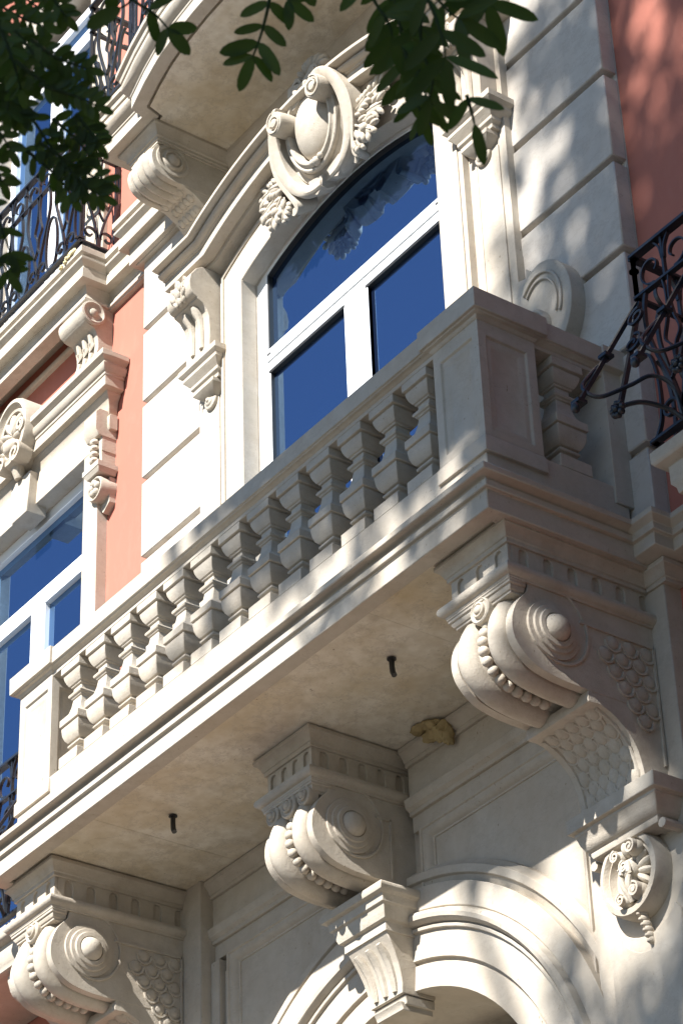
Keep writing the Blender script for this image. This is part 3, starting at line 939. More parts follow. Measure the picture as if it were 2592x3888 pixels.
# drain spouts and foam
for k, (x, y) in enumerate(((0.85, -0.505), (-0.935, -0.51))):
    mb = MB().tube([(x, y, 7.66), (x + 0.003, y - 0.002, 7.60), (x + 0.012, y - 0.006, 7.565), (x + 0.022, y - 0.006, 7.545)], 0.013, 10)
    mb.lathe([(0.022, 0.0), (0.022, 0.004), (0.016, 0.006), (0.012, 0.006)], (x, y, 7.642), 'z', -1, 14)
    tag(obj('drain_spout', mb, M_PIPE, None), ['short black drain pipe poking from the soffit right of the middle bracket', 'short black drain pipe poking from the soffit left of the middle bracket'][k], 'drain pipe', 'drain pipes under the balcony')
mb = MB()
rr = random.Random(3)
for cx, cy, cz, rx, ry, rz in ((0.47, 0.02, 7.60, 0.055, 0.04, 0.04), (0.525, 0.02, 7.58, 0.042, 0.04, 0.055), (0.555, 0.03, 7.555, 0.03, 0.03, 0.06), (0.43, -0.02, 7.632, 0.06, 0.04, 0.018), (0.49, -0.01, 7.625, 0.05, 0.04, 0.026)):
    k0 = len(mb.v)
    mb.ball((cx, cy, cz), (rx, ry, rz), 18, 12)
    for q in range(k0, len(mb.v)):
        v = Vector(mb.v[q])
        n_ = math.sin(v.x * 71 + 3) * math.sin(v.z * 83 + v.y * 47) + 0.6 * math.sin(v.x * 150 + v.z * 131) * math.sin(v.y * 160)
        d_ = v - Vector((cx, cy, cz))
        mb.v[q] = tuple(Vector((cx, cy, cz)) + d_ * (1 + 0.26 * n_))
tag(obj('foam_lump', mb, M_FOAM), 'lump of yellow brown foam stuck where soffit meets wall moulding', 'foam')

# ================================================================== LOWER STOREY
LW = MB()
hole = arcpts(0, 5.42, 1.30, -90, 90, 40)
poly = [(-1.47, 0), (-1.47, 7.7), (1.47, 7.7), (1.47, 0), (1.30, 0)] + hole[::-1] + [(-1.30, 0)]
LW.prism('y', poly, 0.13, 0.45)
obj('wall', LW, M_STONE, B)['label'] = 'panelled stone wall over the archway'
# archivolt rings
def ring_poly(r0, r1, n=44):
    return arcpts(0, 5.42, r0, -90, 90, n) + arcpts(0, 5.42, r1, 90, -90, n)
mb = MB()
def arcsweep(prof, n=48, a0=-90, a1=90):
    L = []
    for i in range(n + 1):
        a = math.radians(a0 + (a1 - a0) * i / n)
        L.append([(r * math.sin(a), y, 5.42 + r * math.cos(a)) for r, y in prof])
    mb.loops(L)
arcsweep([(1.04, 0.6), (1.04, 0.085), (1.155, 0.085), (1.158, 0.098), (1.17, 0.098), (1.173, 0.072), (1.30, 0.072), (1.303, 0.055), (1.318, 0.052), (1.325, 0.066), (1.33, 0.04), (1.345, 0.022), (1.365, 0.018), (1.382, 0.028), (1.39, 0.05), (1.394, 0.06), (1.40, 0.05), (1.51, 0.05), (1.51, 0.6)])
obj('arch_moulding', mb, M_STONE, B, bev=0.002)
mb = MB()
arcsweep([(1.50, 0.2), (1.50, 0.105), (1.545, 0.085), (1.552, 0.068), (1.59, 0.068), (1.60, 0.09), (1.62, 0.105), (1.64, 0.2)], a0=-70, a1=70)
obj('arch_hood', mb, M_STONE, B, bev=0.002)
# jambs and recess behind the arch
mb = MB().box(-1.5, -1.04, 0.09, 0.9, 0, 5.42).box(1.04, 1.5, 0.09, 0.9, 0, 5.42)
obj('arch_pier', mb, M_STONE, B)
mb = MB().box(-1.3, 1.3, 0.9, 1.0, 0, 7.0).box(-1.3, 1.3, 0.60, 0.9, 6.47, 6.7)
mb.box(-1.2, 1.2, 0.62, 0.9, 6.20, 6.29)
obj('porch_ceiling', mb, M_SOFFIT, B)
# keystone
K = thing('keystone', '', '')
del K['label'], K['category']
K.parent = B
def wedge(za, wa, ya, zb, wb, yb, n=6):
    L = []
    for i in range(n + 1):
        t = i / n
        z = za + (zb - za) * t
        wv = wa + (wb - wa) * t
        y = ya + (yb - ya) * (1 - (1 - t) ** 1.8)
        L.append([(0.025 - wv, y, z), (0.025 + wv, y, z), (0.025 + wv, 0.2, z), (0.025 - wv, 0.2, z)])
    return L
mb = MB().loops(wedge(6.70, 0.150, -0.088, 6.43, 0.120, 0.016))
mb.loops(wedge(6.425, 0.118, 0.03, 6.385, 0.112, 0.04))
mb.loops(wedge(6.40, 0.10, 0.012, 6.36, 0.098, 0.03))
obj('keystone_block', mb, M_CARVE, K, bev=0.003)
mb = MB()
for dx in (-0.085, 0.0, 0.085):
    k = 0.8
    mb.tube([(0.025 + dx, -0.085, 6.655), (0.025 + dx * 0.95, -0.045, 6.62), (0.025 + dx * 0.9, -0.012, 6.57), (0.025 + dx * 0.86, 0.008, 6.50), (0.025 + dx * 0.82, 0.015, 6.45)], [0.012, 0.022, 0.023, 0.021, 0.016], 8)
obj('reed', mb, M_CARVE, K)
mb = MB().sweep([(-0.1, 6.695), (0.0, 6.695), (0.0, 6.738), (0.018, 6.745), (0.03, 6.775), (0.034, 6.80), (0.036, 6.805), (0.048, 6.812), (0.05, 6.835), (0.054, 6.845), (0.075, 6.855), (0.082, 6.872), (0.078, 6.89), (0.06, 6.90), (-0.1, 6.905)], [(-0.135, 0.14), (-0.135, -0.092), (0.185, -0.092), (0.185, 0.14)])
mb.box(-0.12, 0.17, -0.08, 0.14, 6.70, 6.90)
obj('keystone_cap', mb, M_CARVE, K, bev=0.002)
# pilasters flanking the arch, behind the side brackets
for sx in (-1, 1):
    a, b = sorted((sx * 1.47, sx * 2.085))
    mb = MB().box(a, b, 0.0, 0.4, 0, 7.66)
    s0, s1 = sorted((sx * 1.395, sx * 1.4695))
    mb.box(s0, s1, 0.06, 0.4, 0, 7.2)
    s0, s1 = sorted((sx * 1.34, sx * 1.3945))
    mb.box(s0, s1, 0.095, 0.4, 0, 7.14)
    obj('lower_pilaster', mb, M_STONE, B, bev=0.004)
    # raised panel with a scooped top under the capital's medallion
    xm = sx * 1.80
    pts = [(xm - 0.235, 3.0), (xm + 0.255, 3.0), (xm + 0.255, 6.15)] + [(xm + 0.235 * math.sin(t), 6.29 - 0.24 * math.cos(t)) for t in [1.15 - 1.9 * i / 12 for i in range(13)]] + [(xm - 0.235, 6.10)]
    obj('raised_panel', MB().prism('y', pts, -0.024, 0.01), M_STONE, B, bev=0.004)
    obj('raised_panel', MB().prism('y', [(xm + (x - xm) * 0.80, z - 0.07) for x, z in pts], -0.033, -0.02), M_STONE, B, bev=0.004)
    cap = MB().sweep([(-0.08, 6.44), (0.0, 6.44), (0.006, 6.455), (0.006, 6.47), (0.02, 6.478), (0.035, 6.505), (0.045, 6.54), (0.05, 6.545), (0.05, 6.556), (0.07, 6.56), (0.072, 6.625), (-0.08, 6.628)], [(xm - 0.20, 0.02), (xm - 0.20, -0.10), (xm + 0.20, -0.10), (xm + 0.20, 0.02)])
    cap.box(xm - 0.19, xm + 0.19, -0.09, 0.01, 6.45, 6.62)
    c = obj('pilaster_capital', cap, M_CARVE, B, bev=0.003)
    # medallion
    mb = MB()
    mc = (xm - 0.022, -0.01, 6.31)
    mb.lathe([(0.198, 0.02), (0.197, -0.062), (0.190, -0.076), (0.166, -0.080), (0.158, -0.070), (0.152, -0.058), (0.142, -0.062), (0.138, -0.048), (0.13, -0.03), (0.0, -0.02)], mc, 'y', 1, 40, (0.88, 0.93))
    mb.tube([(xm - 0.22, -0.08, 6.425), (xm - 0.22, 0.0, 6.425)], 0.022)
    mb.tube([(xm + 0.22, -0.10, 6.43), (xm + 0.22, 0.0, 6.43)], 0.022)
    k_m = len(mb.v)
    # shell lobes
    for k in range(8):
        a = math.radians(-40 + 28 * k)
        r = 0.075
        M = Matrix.Rotation(-a, 3, 'Y')
        mb.ball((mc[0] + r * math.cos(a), -0.075, mc[2] + 0.015 + r * math.sin(a) * 1.05), (0.058, 0.028, 0.020), 10, 6, M)
    # central drop, curls
    for x, z, r in ((0, 0.02, (0.042, 0.05, 0.055)), (0.0, -0.05, (0.028, 0.045, 0.06)), (-0.055, 0.10, (0.036, 0.045, 0.036)), (0.05, 0.115, (0.045, 0.05, 0.04)), (0.045, -0.105, (0.045, 0.055, 0.042)), (-0.045, -0.125, (0.04, 0.045, 0.034)), (-0.01, 0.13, (0.022, 0.04, 0.04))):
        mb.ball((mc[0] + x, -0.10, mc[2] + z), r, 14, 10)
    for x, z, r, w_ in ((-0.055, 0.10, 0.030, 1), (0.05, 0.115, 0.036, -1), (0.047, -0.105, 0.038, -1), (-0.046, -0.125, 0.03, 1), (-0.002, 0.03, 0.03, 1)):
        sp = spiral(mc[0] + x, mc[2] + z, r, 0.006, PI / 2, PI / 2 + w_ * 3.2 * PI, 26)
        mb.bar([(a_, -0.118, b_) for a_, b_ in sp], 0.07, 0.010, (0, 1, 0))
    for sx2 in (-1, 1):
        mb.tube(crom([(mc[0] + sx2 * 0.01, -0.13, mc[2] + 0.05), (mc[0] + sx2 * 0.028, -0.145, mc[2] - 0.01), (mc[0] + sx2 * 0.018, -0.14, mc[2] - 0.08), (mc[0] + sx2 * 0.004, -0.11, mc[2] - 0.14)], 4), [0.014] * 13, 8)
    for k in range(7):
        mb.ball((mc[0] + 0.008 + 0.004 * k, -0.075 + 0.006 * k, mc[2] - 0.17 - 0.027 * k), (0.026 - 0.0022 * k, 0.03, 0.022), 10, 6)
        mb.ball((mc[0] + 0.008 + 0.004 * k, -0.095 + 0.006 * k, mc[2] - 0.178 - 0.027 * k), (0.012, 0.02, 0.012), 8, 5)
    for q_ in range(k_m, len(mb.v)):
        x_, y_, z_ = mb.v[q_]
        mb.v[q_] = (mc[0] + 0.012 + (x_ - mc[0]) * 0.86, y_ * 0.86 + 0.012, mc[2] - 0.008 + (z_ - mc[2]) * 0.86)
    obj('medallion', mb, M_CARVE, c)
# wall mouldings below the soffit and panel frames
mb = MB()
BED = [(-0.02, 7.552), (0.012, 7.552), (0.012, 7.572), (0.018, 7.575), (0.024, 7.592), (0.036, 7.608), (0.05, 7.618), (0.05, 7.642), (-0.02, 7.649)]
for a, b in ((-1.58, -0.28), (0.19, 1.53)):
    mb.sweep(BED, [(a, 0.07), (b, 0.07)])
    mb.box(a, b, 0.075, 0.14, 7.36, 7.655)
    mb.sweep([(-0.02, 7.30), (0.0, 7.30), (0.0, 7.32), (0.02, 7.335), (0.028, 7.365), (0.028, 7.38), (-0.02, 7.39)], [(a, 0.07), (b, 0.07)])
    mb.box(a, b, 0.088, 0.14, 7.22, 7.37)
mb.sweep(BED, [(-2.10, 0.0), (-2.02, 0.0)])
mb.sweep(BED, [(1.99, 0.0), (2.10, 0.0), (2.10, 0.09)])
obj('bed_mould', mb, M_STONE, B, bev=0.002)
mb = MB()
for sx in (-1, 1):
    pr = [(0.0, 0.136), (0.0, 0.080), (-0.012, 0.080), (-0.016, 0.090), (-0.022, 0.090), (-0.036, 0.098), (-0.048, 0.112), (-0.054, 0.122), (-0.062, 0.122), (-0.062, 0.1295), (-0.075, 0.136)]
    if sx > 0:
        pa = [(0.24, 6.85), (0.24, 7.225), (1.36, 7.225), (1.36, 5.5)]
    else:
        pa = [(-1.36, 5.5), (-1.36, 7.225), (-0.30, 7.225), (-0.30, 6.85)]
    mb.sweepxz(pr, pa)
obj('panel_frame', mb, M_STONE, B, bev=0.002)
# cornice return running on to the right below the balcony
mb = MB().sweep([(-0.05, 7.645), (0.07, 7.645), (0.10, 7.66), (0.10, 7.72), (0.118, 7.722), (0.118, 7.757), (0.148, 7.778), (0.148, 7.806), (0.02, 7.86), (-0.05, 7.86)], [(1.9, -0.02), (2.085, -0.02), (2.085, 0.088), (5.5, 0.088)])
obj('cornice_return', mb, M_STONE, B, bev=0.003)
mb = MB().sweep([(-0.05, 7.645), (0.07, 7.645), (0.10, 7.66), (0.10, 7.72), (0.118, 7.722), (0.118, 7.757), (0.148, 7.778), (0.148, 7.806), (0.02, 7.86), (-0.05, 7.86)], [(-5.5, 0.088), (-2.085, 0.088), (-2.085, -0.02), (-1.9, -0.02)])
obj('cornice_return', mb, M_STONE, B, bev=0.003)

# ================================================================== UPPER BALCONY
U = thing('balcony', 'upper bow fronted stone balcony overhead with smooth soffit', 'balcony')
bow = [(-1.545, 0.0), (-1.545, -0.635), (-1.10, -0.635), (-1.075, -0.725), (-0.84, -0.783), (-0.64, -0.822), (-0.42, -0.848), (-0.2, -0.862), (0, -0.866), (0.2, -0.862), (0.42, -0.848), (0.64, -0.822), (0.84, -0.783), (1.075, -0.725), (1.10, -0.635), (1.545, -0.635), (1.545, 0.0)]
UP = [(-0.13, 12.31), (-0.082, 12.31), (-0.080, 12.279), (0.0, 12.279), (0.0, 12.365), (0.008, 12.37), (0.008, 12.385), (0.03, 12.40), (0.055, 12.425), (0.06, 12.45), (0.05, 12.472), (0.05, 12.482), (0.06, 12.485), (0.066, 12.52), (0.085, 12.53), (0.085, 12.565), (-0.1, 12.58)]
obj('slab_edge', MB().sweep(UP, bow), M_STONE, U, bev=0.003)
def offset_path(path, o):
    out = []
    for i in range(1, len(path) - 1):
        p = Vector(path[i])
        d1, d2 = (p - Vector(path[i - 1])).normalized(), (Vector(path[i + 1]) - p).normalized()
        n1, n2 = Vector((d1.y, -d1.x)), Vector((d2.y, -d2.x))
        q = p + (n1 + n2) / max(0.3, 1 + n1.dot(n2)) * o
        out.append((q.x, q.y))
    return [(path[0][0] - o, 0.06)] + out + [(path[-1][0] + o, 0.06)]
ib = offset_path(bow, -0.098)
ib[0], ib[-1] = (ib[1][0], 0.06), (ib[-2][0], 0.06)
obj('soffit', MB().prism('z', ib, 12.283, 12.57), M_SOFFIT, U)
mb = MB().sweep([(-0.03, 12.14), (0.0, 12.14), (0.0, 12.16), (0.02, 12.175), (0.035, 12.21), (0.055, 12.24), (0.06, 12.25), (0.06, 12.283), (-0.03, 12.2865)], [(-1.10, -0.0), (1.10, -0.0)])
obj('bed_mould', mb, M_STONE, U)
def upper_bracket(x0, x1):
    fr = crom([(-0.50, 12.17), (-0.535, 12.11), (-0.545, 12.04), (-0.515, 11.97), (-0.44, 11.93), (-0.34, 11.925)], 5)
    L = []
    w_ = x1 - x0
    for t, o_ in [(0, 0), (0.13, 0), (0.15, -0.012), (0.17, -0.012), (0.19, 0.0), (0.28, 0.016), (0.38, 0.0), (0.4, -0.008), (0.42, 0.006), (0.5, 0.022), (0.58, 0.006), (0.6, -0.008), (0.62, 0), (0.72, 0.016), (0.81, 0), (0.83, -0.012), (0.85, -0.012), (0.87, 0), (1, 0)]:
        l = []
        for i, (y, z) in enumerate(fr):
            a, b = fr[max(i - 1, 0)], fr[min(i + 1, len(fr) - 1)]
            d = Vector((b[0] - a[0], b[1] - a[1])).normalized()
            l.append((x0 + w_ * t, y + d.y * o_, z - d.x * o_))
        L.append(l + [(x0 + w_ * t, 0.02, 11.925), (x0 + w_ * t, 0.02, 12.20), (x0 + w_ * t, -0.48, 12.20)])
    mb = MB().loops(L)
    conc = crom([(-0.345, 11.93), (-0.27, 11.905), (-0.19, 11.85), (-0.12, 11.76), (-0.08, 11.66), (-0.07, 11.6)], 4)
    mb.prism('x', conc + [(0.02, 11.6), (0.02, 11.93)], x0 + 0.002, x1 - 0.002)
    for sx, xx in ((1, x1), (-1, x0)):
        mb.lathe([(0.115, -0.01), (0.115, 0.008), (0.095, 0.010), (0.09, 0.003), (0.075, 0.003), (0.07, 0.015), (0.055, 0.02), (0.05, 0.006), (0.038, 0.02), (0.02, 0.034), (0, 0.036)], (xx, -0.40, 12.075), 'x', sx, 26)
    br = obj('bracket', mb, M_CARVE, U, bev=0.002)
    mb = MB().sweep([(-0.1, 12.165), (0.012, 12.165), (0.012, 12.18), (0.02, 12.183), (0.02, 12.2), (0.03, 12.205), (0.035, 12.23), (0.055, 12.25), (0.07, 12.262), (0.07, 12.281), (-0.1, 12.2865)], [(x0, 0.0), (x0, -0.50), (x1, -0.50), (x1, 0.0)])
    obj('abacus', mb, M_CARVE, br)
    mb = MB()
    m_ = len(conc)
    for i in range(2, m_ - 1, 3):
        a, b = conc[i - 1], conc[i + 1]
        ang = math.atan2(b[1] - a[1], b[0] - a[0])
        for c in range(5):
            x = x0 + 0.045 + (w_ - 0.09) * (c + (0.5 if (i // 3) % 2 else 0.0)) / 4.5
            mb.ball((x, conc[i][0], conc[i][1]), (0.022, 0.03, 0.012), 10, 6, Matrix.Rotation(ang, 3, 'X'))
            mb.tube([(x + 0.028 * math.cos(t), conc[i][0] + math.cos(ang) * 0.036 * math.sin(t), conc[i][1] + math.sin(ang) * 0.036 * math.sin(t)) for t in [PI * k / 7 for k in range(8)]], 0.0055, 5)
    obj('scale_ornament', mb, M_CARVE, br)
upper_bracket(-1.40, -1.13)
upper_bracket(1.13, 1.40)

# ================================================================== LEFT BAY
V = thing('window_bay', 'left window bay with moulded hood, shell crest and white framed window', 'window')
XC = -3.50
# stone surround of the lower window
mb = MB()
mb.box(-2.79, -2.625, 0.02, 0.2, 7.9, 11.07)
mb.box(-4.375, -4.21, 0.02, 0.2, 7.9, 11.07)
mb.box(-4.375, -2.625, 0.0201, 0.2, 11.07, 11.30)
mb.box(-2.79, -2.775, 0.05, 0.3, 7.9, 11.07)
obj('surround', mb, M_STONE, V, bev=0.004)
HB = [(-0.1, 11.235), (0.0, 11.235), (0.0, 11.25), (0.012, 11.262), (0.02, 11.31), (0.028, 11.355), (0.05, 11.385), (0.055, 11.392), (0.055, 11.40), (0.09, 11.408), (0.09, 11.48), (0.098, 11.484), (0.098, 11.50), (0.108, 11.506), (0.122, 11.528), (0.126, 11.548), (0.118, 11.562), (0.118, 11.57), (0.15, 11.59), (0.15, 11.63), (-0.1, 11.66)]
obj('hood', MB().sweep(HB, [(-4.48, 0.09), (-4.48, 0.045), (-2.535, 0.045), (-2.535, 0.09)]), M_STONE, V, bev=0.003)
mb = MB().box(-2.665, -2.535, -0.005, 0.1, 10.98, 11.27)
mb.prism('x', [(0.10, 11.28), (-0.03, 11.28), (-0.055, 11.25), (-0.055, 11.12), (-0.03, 11.085), (0.10, 11.085)], -2.672, -2.53)
mb.prism('x', [(0.085, 11.25), (0.035, 11.25), (0.025, 11.235), (0.025, 11.155), (0.035, 11.14), (0.085, 11.14)], -2.54, -2.505)
for k in range(4):
    mb.ball((-2.60, -0.02, 11.06 - 0.045 * k), (0.035, 0.03, 0.028), 10, 6)
    mb.ball((-2.575, -0.03, 11.05 - 0.045 * k), (0.014, 0.024, 0.014), 8, 5)
mb.prism('x', [(0.10, 11.09), (0.0, 11.09), (-0.01, 11.04), (0.0, 10.9), (0.1, 10.86)], -2.658, -2.540)
mb.box(-2.69, -2.505, -0.05, 0.1, 10.84, 10.88)
mb.sweep([(-0.05, 10.81), (0.0, 10.81), (0.018, 10.842), (-0.05, 10.842)], [(-2.665, 0.09), (-2.665, -0.03), (-2.525, -0.03), (-2.525, 0.09)])
mb.lathe([(0.085, 0.10), (0.085, 0.0), (0.08, -0.012), (0.07, -0.012), (0.064, 0.0), (0.058, 0.012), (0, 0.016)], (-2.60, -0.005, 10.725), 'y', 1, 24)
for k in range(5):
    a = 0.3 + k * 2 * PI / 5
    mb.ball((-2.60 + 0.032 * math.cos(a), -0.012, 10.725 + 0.036 * math.sin(a)), (0.024, 0.022, 0.026), 8, 6)
mb.prism('y', [(-2.66, 10.80), (-2.53, 10.80), (-2.53, 10.62), (-2.60, 10.57), (-2.64, 10.62)], 0.05, 0.12)
obj('hood_console', mb, M_CARVE, V, bev=0.002)
# rosette roll bracket above the hood
mb = MB()
pts = [(0.10, 12.14), (-0.06, 12.14), (-0.115, 12.10), (-0.135, 12.04), (-0.115, 11.98), (-0.07, 11.955), (-0.04, 11.94), (-0.015, 11.88), (-0.01, 11.80), (-0.03, 11.68), (0.10, 11.66)]
mb.prism('x', crom(pts, 3), -2.86, -2.60)
mb.tube([(-2.87, -0.06, 12.045), (-2.585, -0.06, 12.045)], 0.085, 22)
mb.lathe([(0.088, 0.0), (0.088, 0.012), (0.075, 0.016), (0.062, 0.004), (0.03, 0.0), (0.028, 0.016), (0.015, 0.024), (0, 0.026)], (-2.588, -0.06, 12.045), 'x', 1, 22)
for k in range(3):
    x = -2.80 + 0.07 * k
    mb.tube([(x, -0.035, 11.925), (x, -0.02, 11.86), (x, -0.02, 11.78), (x, -0.035, 11.70)], [0.018, 0.022, 0.02, 0.016], 8)
obj('rosette_bracket', mb, M_CARVE, V)
# shell crest and key block over the window
mb = MB()
sc_ = (-3.48, 11.62)
mb.lathe([(0.235, 0.10), (0.235, -0.10), (0.225, -0.125), (0.20, -0.13), (0.19, -0.11), (0.175, -0.09), (0.165, -0.105), (0.15, -0.10), (0.145, -0.06), (0, -0.04)], (sc_[0], -0.01, sc_[1]), 'y', 1, 36, (0.92, 1.1))
for k in range(7):
    a = math.radians(-10 + 33 * k)
    M = Matrix.Rotation(-a, 3, 'Y')
    mb.ball((sc_[0] + 0.085 * math.cos(a), -0.10, sc_[1] + 0.1 * math.sin(a) - 0.03), (0.085, 0.035, 0.026), 12, 6, M)
mb.ball((sc_[0] - 0.01, -0.11, sc_[1] - 0.10), (0.075, 0.05, 0.06), 12, 8)
for sx in (-1, 1):
    sp = spiral(sc_[0] + sx * 0.09, sc_[1] - 0.2, 0.075, 0.012, PI / 2, PI / 2 - sx * 3 * PI, 30)
    mb.bar([(x, -0.10, z) for x, z in sp], 0.10, 0.022, (0, 1, 0))
    sp = spiral(sc_[0] + sx * 0.15, sc_[1] - 0.02, 0.05, 0.012, -PI / 2, -PI / 2 + sx * 3 * PI, 26)
    mb.bar([(x, -0.11, z) for x, z in sp], 0.08, 0.02, (0, 1, 0))
mb.tube([(sc_[0], -0.07, sc_[1] - 0.2), (sc_[0], -0.05, sc_[1] - 0.33)], [0.06, 0.03], 10)
obj('shell_crest', mb, M_CARVE, V)
mb = MB().prism('y', [(-3.60, 11.30), (-3.36, 11.30), (-3.385, 11.00), (-3.575, 11.00)], -0.04, 0.1)
obj('key_block', mb, M_CARVE, V, bev=0.004)
# the window itself
def win(x0, x1, z0, z1, zt, y, parent, name='window', half=None):
    mb = MB()
    t = 0.075
    mb.box(x0, x0 + t, y + 0.0015, y + 0.07, z0, z1).box(x1 - t, x1, y + 0.0015, y + 0.07, z0, z1)
    mb.box(x0 + t, x1 - t, y, y + 0.07, z1 - t, z1)
    mb.box(x0 + t, x1 - t, y, y + 0.07, zt - 0.06, zt + 0.06)
    mb.box(x0 + t, x1 - t, y - 0.004, y + 0.06, zt - 0.005, zt + 0.052)
    xm = (x0 + x1) / 2
    mb.box(xm - 0.085, xm + 0.085, y + 0.003, y + 0.07, z0, zt - 0.06)
    mb.box(xm - 0.02, xm + 0.02, y - 0.003, y + 0.06, z0, zt - 0.06)
    f = obj('window_frame', mb, M_FRAME, parent, bev=0.002)
    obj('pane', MB().box(x0 + 0.03, x1 - 0.03, y + 0.038, y + 0.043, zt, z1 - 0.03), M_GLASS, f)
    obj('pane', MB().box(x0 + 0.03, xm, y + 0.038, y + 0.043, z0, zt - 0.02), M_GLASS, f)
    obj('pane', MB().box(xm + 0.0005, x1 - 0.03, y + 0.038, y + 0.043, z0, zt - 0.02), M_GLASS, f)
win(-4.21, -2.79, 7.9, 11.07, 10.45, 0.13, V)
win(-4.2, -2.93, 12.55, 15.3, 15.02, 0.17, V)
# pale jamb strip beside the upper window
mb = MB().box(-2.93, -2.69, 0.06, 0.25, 12.5, 15.4).box(-4.44, -4.2, 0.06, 0.25, 12.5, 15.4).box(-4.44, -2.69, 0.0605, 0.5, 15.4, 15.7)
obj('upper_surround', mb, M_STONE, V, bev=0.004)
# far window bay continues out of frame
for z0, z1, zt in ((7.9, 11.07, 10.45), (12.55, 15.3, 15.02)):
    win(-7.7, -6.3, z0, z1, zt, 0.15, V)
# dry foam squeezed from the slab corner joint
mb = MB()
rr = random.Random(9)
for k in range(26):
    t = rr.random()
    mb.ball((-2.60 - 0.16 * t * (k % 2), -0.20 + 0.17 * t * ((k + 1) % 2) - 0.012, 12.492 + rr.uniform(-0.012, 0.01) - 0.05 * t * t * (k % 2)), (rr.uniform(0.012, 0.03), rr.uniform(0.008, 0.016), rr.uniform(0.006, 0.016)), 7, 5)
tag(obj('foam_strip', mb, M_PALEFOAM), 'pale yellow foam squeezed out under the iron railing corner', 'foam')

# ================================================================== IRON RAILINGS
def spts(cx, cz, r0, r1, a0, a1, n=22):
    return [(cx + (r0 + (r1 - r0) * i / n) * math.cos(a0 + (a1 - a0) * i / n), cz + (r0 + (r1 - r0) * i / n) * math.sin(a0 + (a1 - a0) * i / n)) for i in range(n + 1)]

def panel_curves(wd, zb, zm):
    """lyre scrollwork of one panel, in (u, z)"""
    C = []
    h = zm - zb
    for s in (1, -1):
        f = lambda L: [(wd / 2 + s * u, zb + z) for u, z in L]
        # big lyre arm from the foot outwards to the middle bar
        C.append((f(crom([(0.006, 0.0), (0.012, 0.12 * h), (0.045, 0.32 * h), (0.105, 0.55 * h), (0.145, 0.74 * h), (0.145, 0.90 * h), (0.125, h)], 5)), 0.014))
        # pear loop shared with the neighbouring panel
        C.append((f(crom([(0.165, 0.01 * h), (0.125, 0.10 * h), (0.112, 0.26 * h), (0.118, 0.42 * h), (0.145, 0.56 * h), (0.182, 0.60 * h)], 6)), 0.011))
        # C scroll at the foot
        C.append((f(spts(0.066, 0.10, 0.056, 0.016, PI * 1.15, -PI * 0.9, 26)), 0.011))
        C.append((f(crom([(0.035, 0.32 * h), (0.004, 0.40 * h), (0.012, 0.52 * h), (0.045, 0.60 * h), (0.02, 0.72 * h), (0.008, 0.86 * h), (0.02, h)], 5)), 0.008))
    return C

def top_curves(wd, zm, zt):
    C = []
    h = zt - zm
    for s in (1, -1):
        f = lambda L: [(wd / 2 + s * u, L_) for u, L_ in L]
        C.append((f(spts(0.075, zm + 0.42 * h, 0.36 * h, 0.025, -PI * 0.55, PI * 1.25, 20)), 0.008))
        C.append((f(crom([(0.006, zm + 0.45 * h), (0.016, zm + 0.75 * h), (0.045, zm + 0.95 * h)], 4)), 0.008))
    C.append(([(wd / 2, zm), (wd / 2, zt)], 0.012))
    return C

def railing(root, p0, p1, zb, zm, zt, n, lean=0.0, nrm=(0, -1, 0), ends=(0, 1)):
    """one straight run of scrolled railing between plan points p0 and p1"""
    p0, p1 = Vector(p0), Vector(p1)
    d = (p1 - p0)
    Ln = d.length
    d.normalize()
    nr = Vector(nrm)
    def P(u, z, out=0.0):
        return (p0.x + d.x * u + nr.x * out, p0.y + d.y * u + nr.y * out, z)
    for z, wd, th in ((zt, 0.042, 0.015), (zm, 0.028, 0.012), (zb, 0.038, 0.013)):
        obj('rail', MB().bar([P(-0.008, z), P(Ln + 0.008, z)], wd, th, nr), M_IRON, root)
    wd = Ln / n
    for k in range(n + 1):
        full = (k == 0 and 0 in ends) or (k == n and 1 in ends)
        mb = MB()
        u = wd * k
        mb.bar([P(u, zb if full else zm), P(u, zt - 0.004)], 0.016, 0.016, nr)
        for z in ((zm + 0.66 * (zt - zm), zb + 0.03) if full else (zm + 0.66 * (zt - zm),)):
            mb.bar([P(u, z - 0.010), P(u, z + 0.010)], 0.030, 0.030, nr)
        obj('post', mb, M_IRON, root)
    for k in range(n):
        mb = MB()
        for C in (panel_curves(wd, zb, zm), top_curves(wd, zm, zt)):
            for pts, th in C:
                mb.bar([P(wd * k + u, z) for u, z in pts], 0.018, th, nr)
        obj('scroll_panel', mb, M_IRON, root)

IR = thing('iron_railing', 'black wrought iron scroll railing on the left bay ledge, lyre shaped panels', 'railing', 'wrought iron railings')
railing(IR, (-2.535 - 0.364 * 8, -0.2), (-2.535, -0.2), 12.535, 13.29, 13.50, 8)
railing(IR, (-2.535, -0.19), (-2.535, 0.06), 12.535, 13.29, 13.50, 1, 0.0, (1, 0, 0))
IR2 = thing('iron_railing', 'black iron railing on the bow fronted upper balcony, seen past leaves', 'railing', 'wrought iron railings')
bt = [(-1.615, -0.02), (-1.615, -0.69), (-1.14, -0.70), (-0.84, -0.845), (-0.42, -0.905), (0, -0.925), (0.42, -0.905), (0.84, -0.845), (1.14, -0.70), (1.615, -0.69), (1.615, -0.02)]
for q0, q1 in zip(bt[:-1], bt[1:]):
    dd = (Vector(q1) - Vector(q0)).normalized()
    railing(IR2, q0, q1, 12.60, 13.35, 13.56, max(1, round(math.dist(q0, q1) / 0.36)), 0.0, (dd.y, -dd.x, 0))
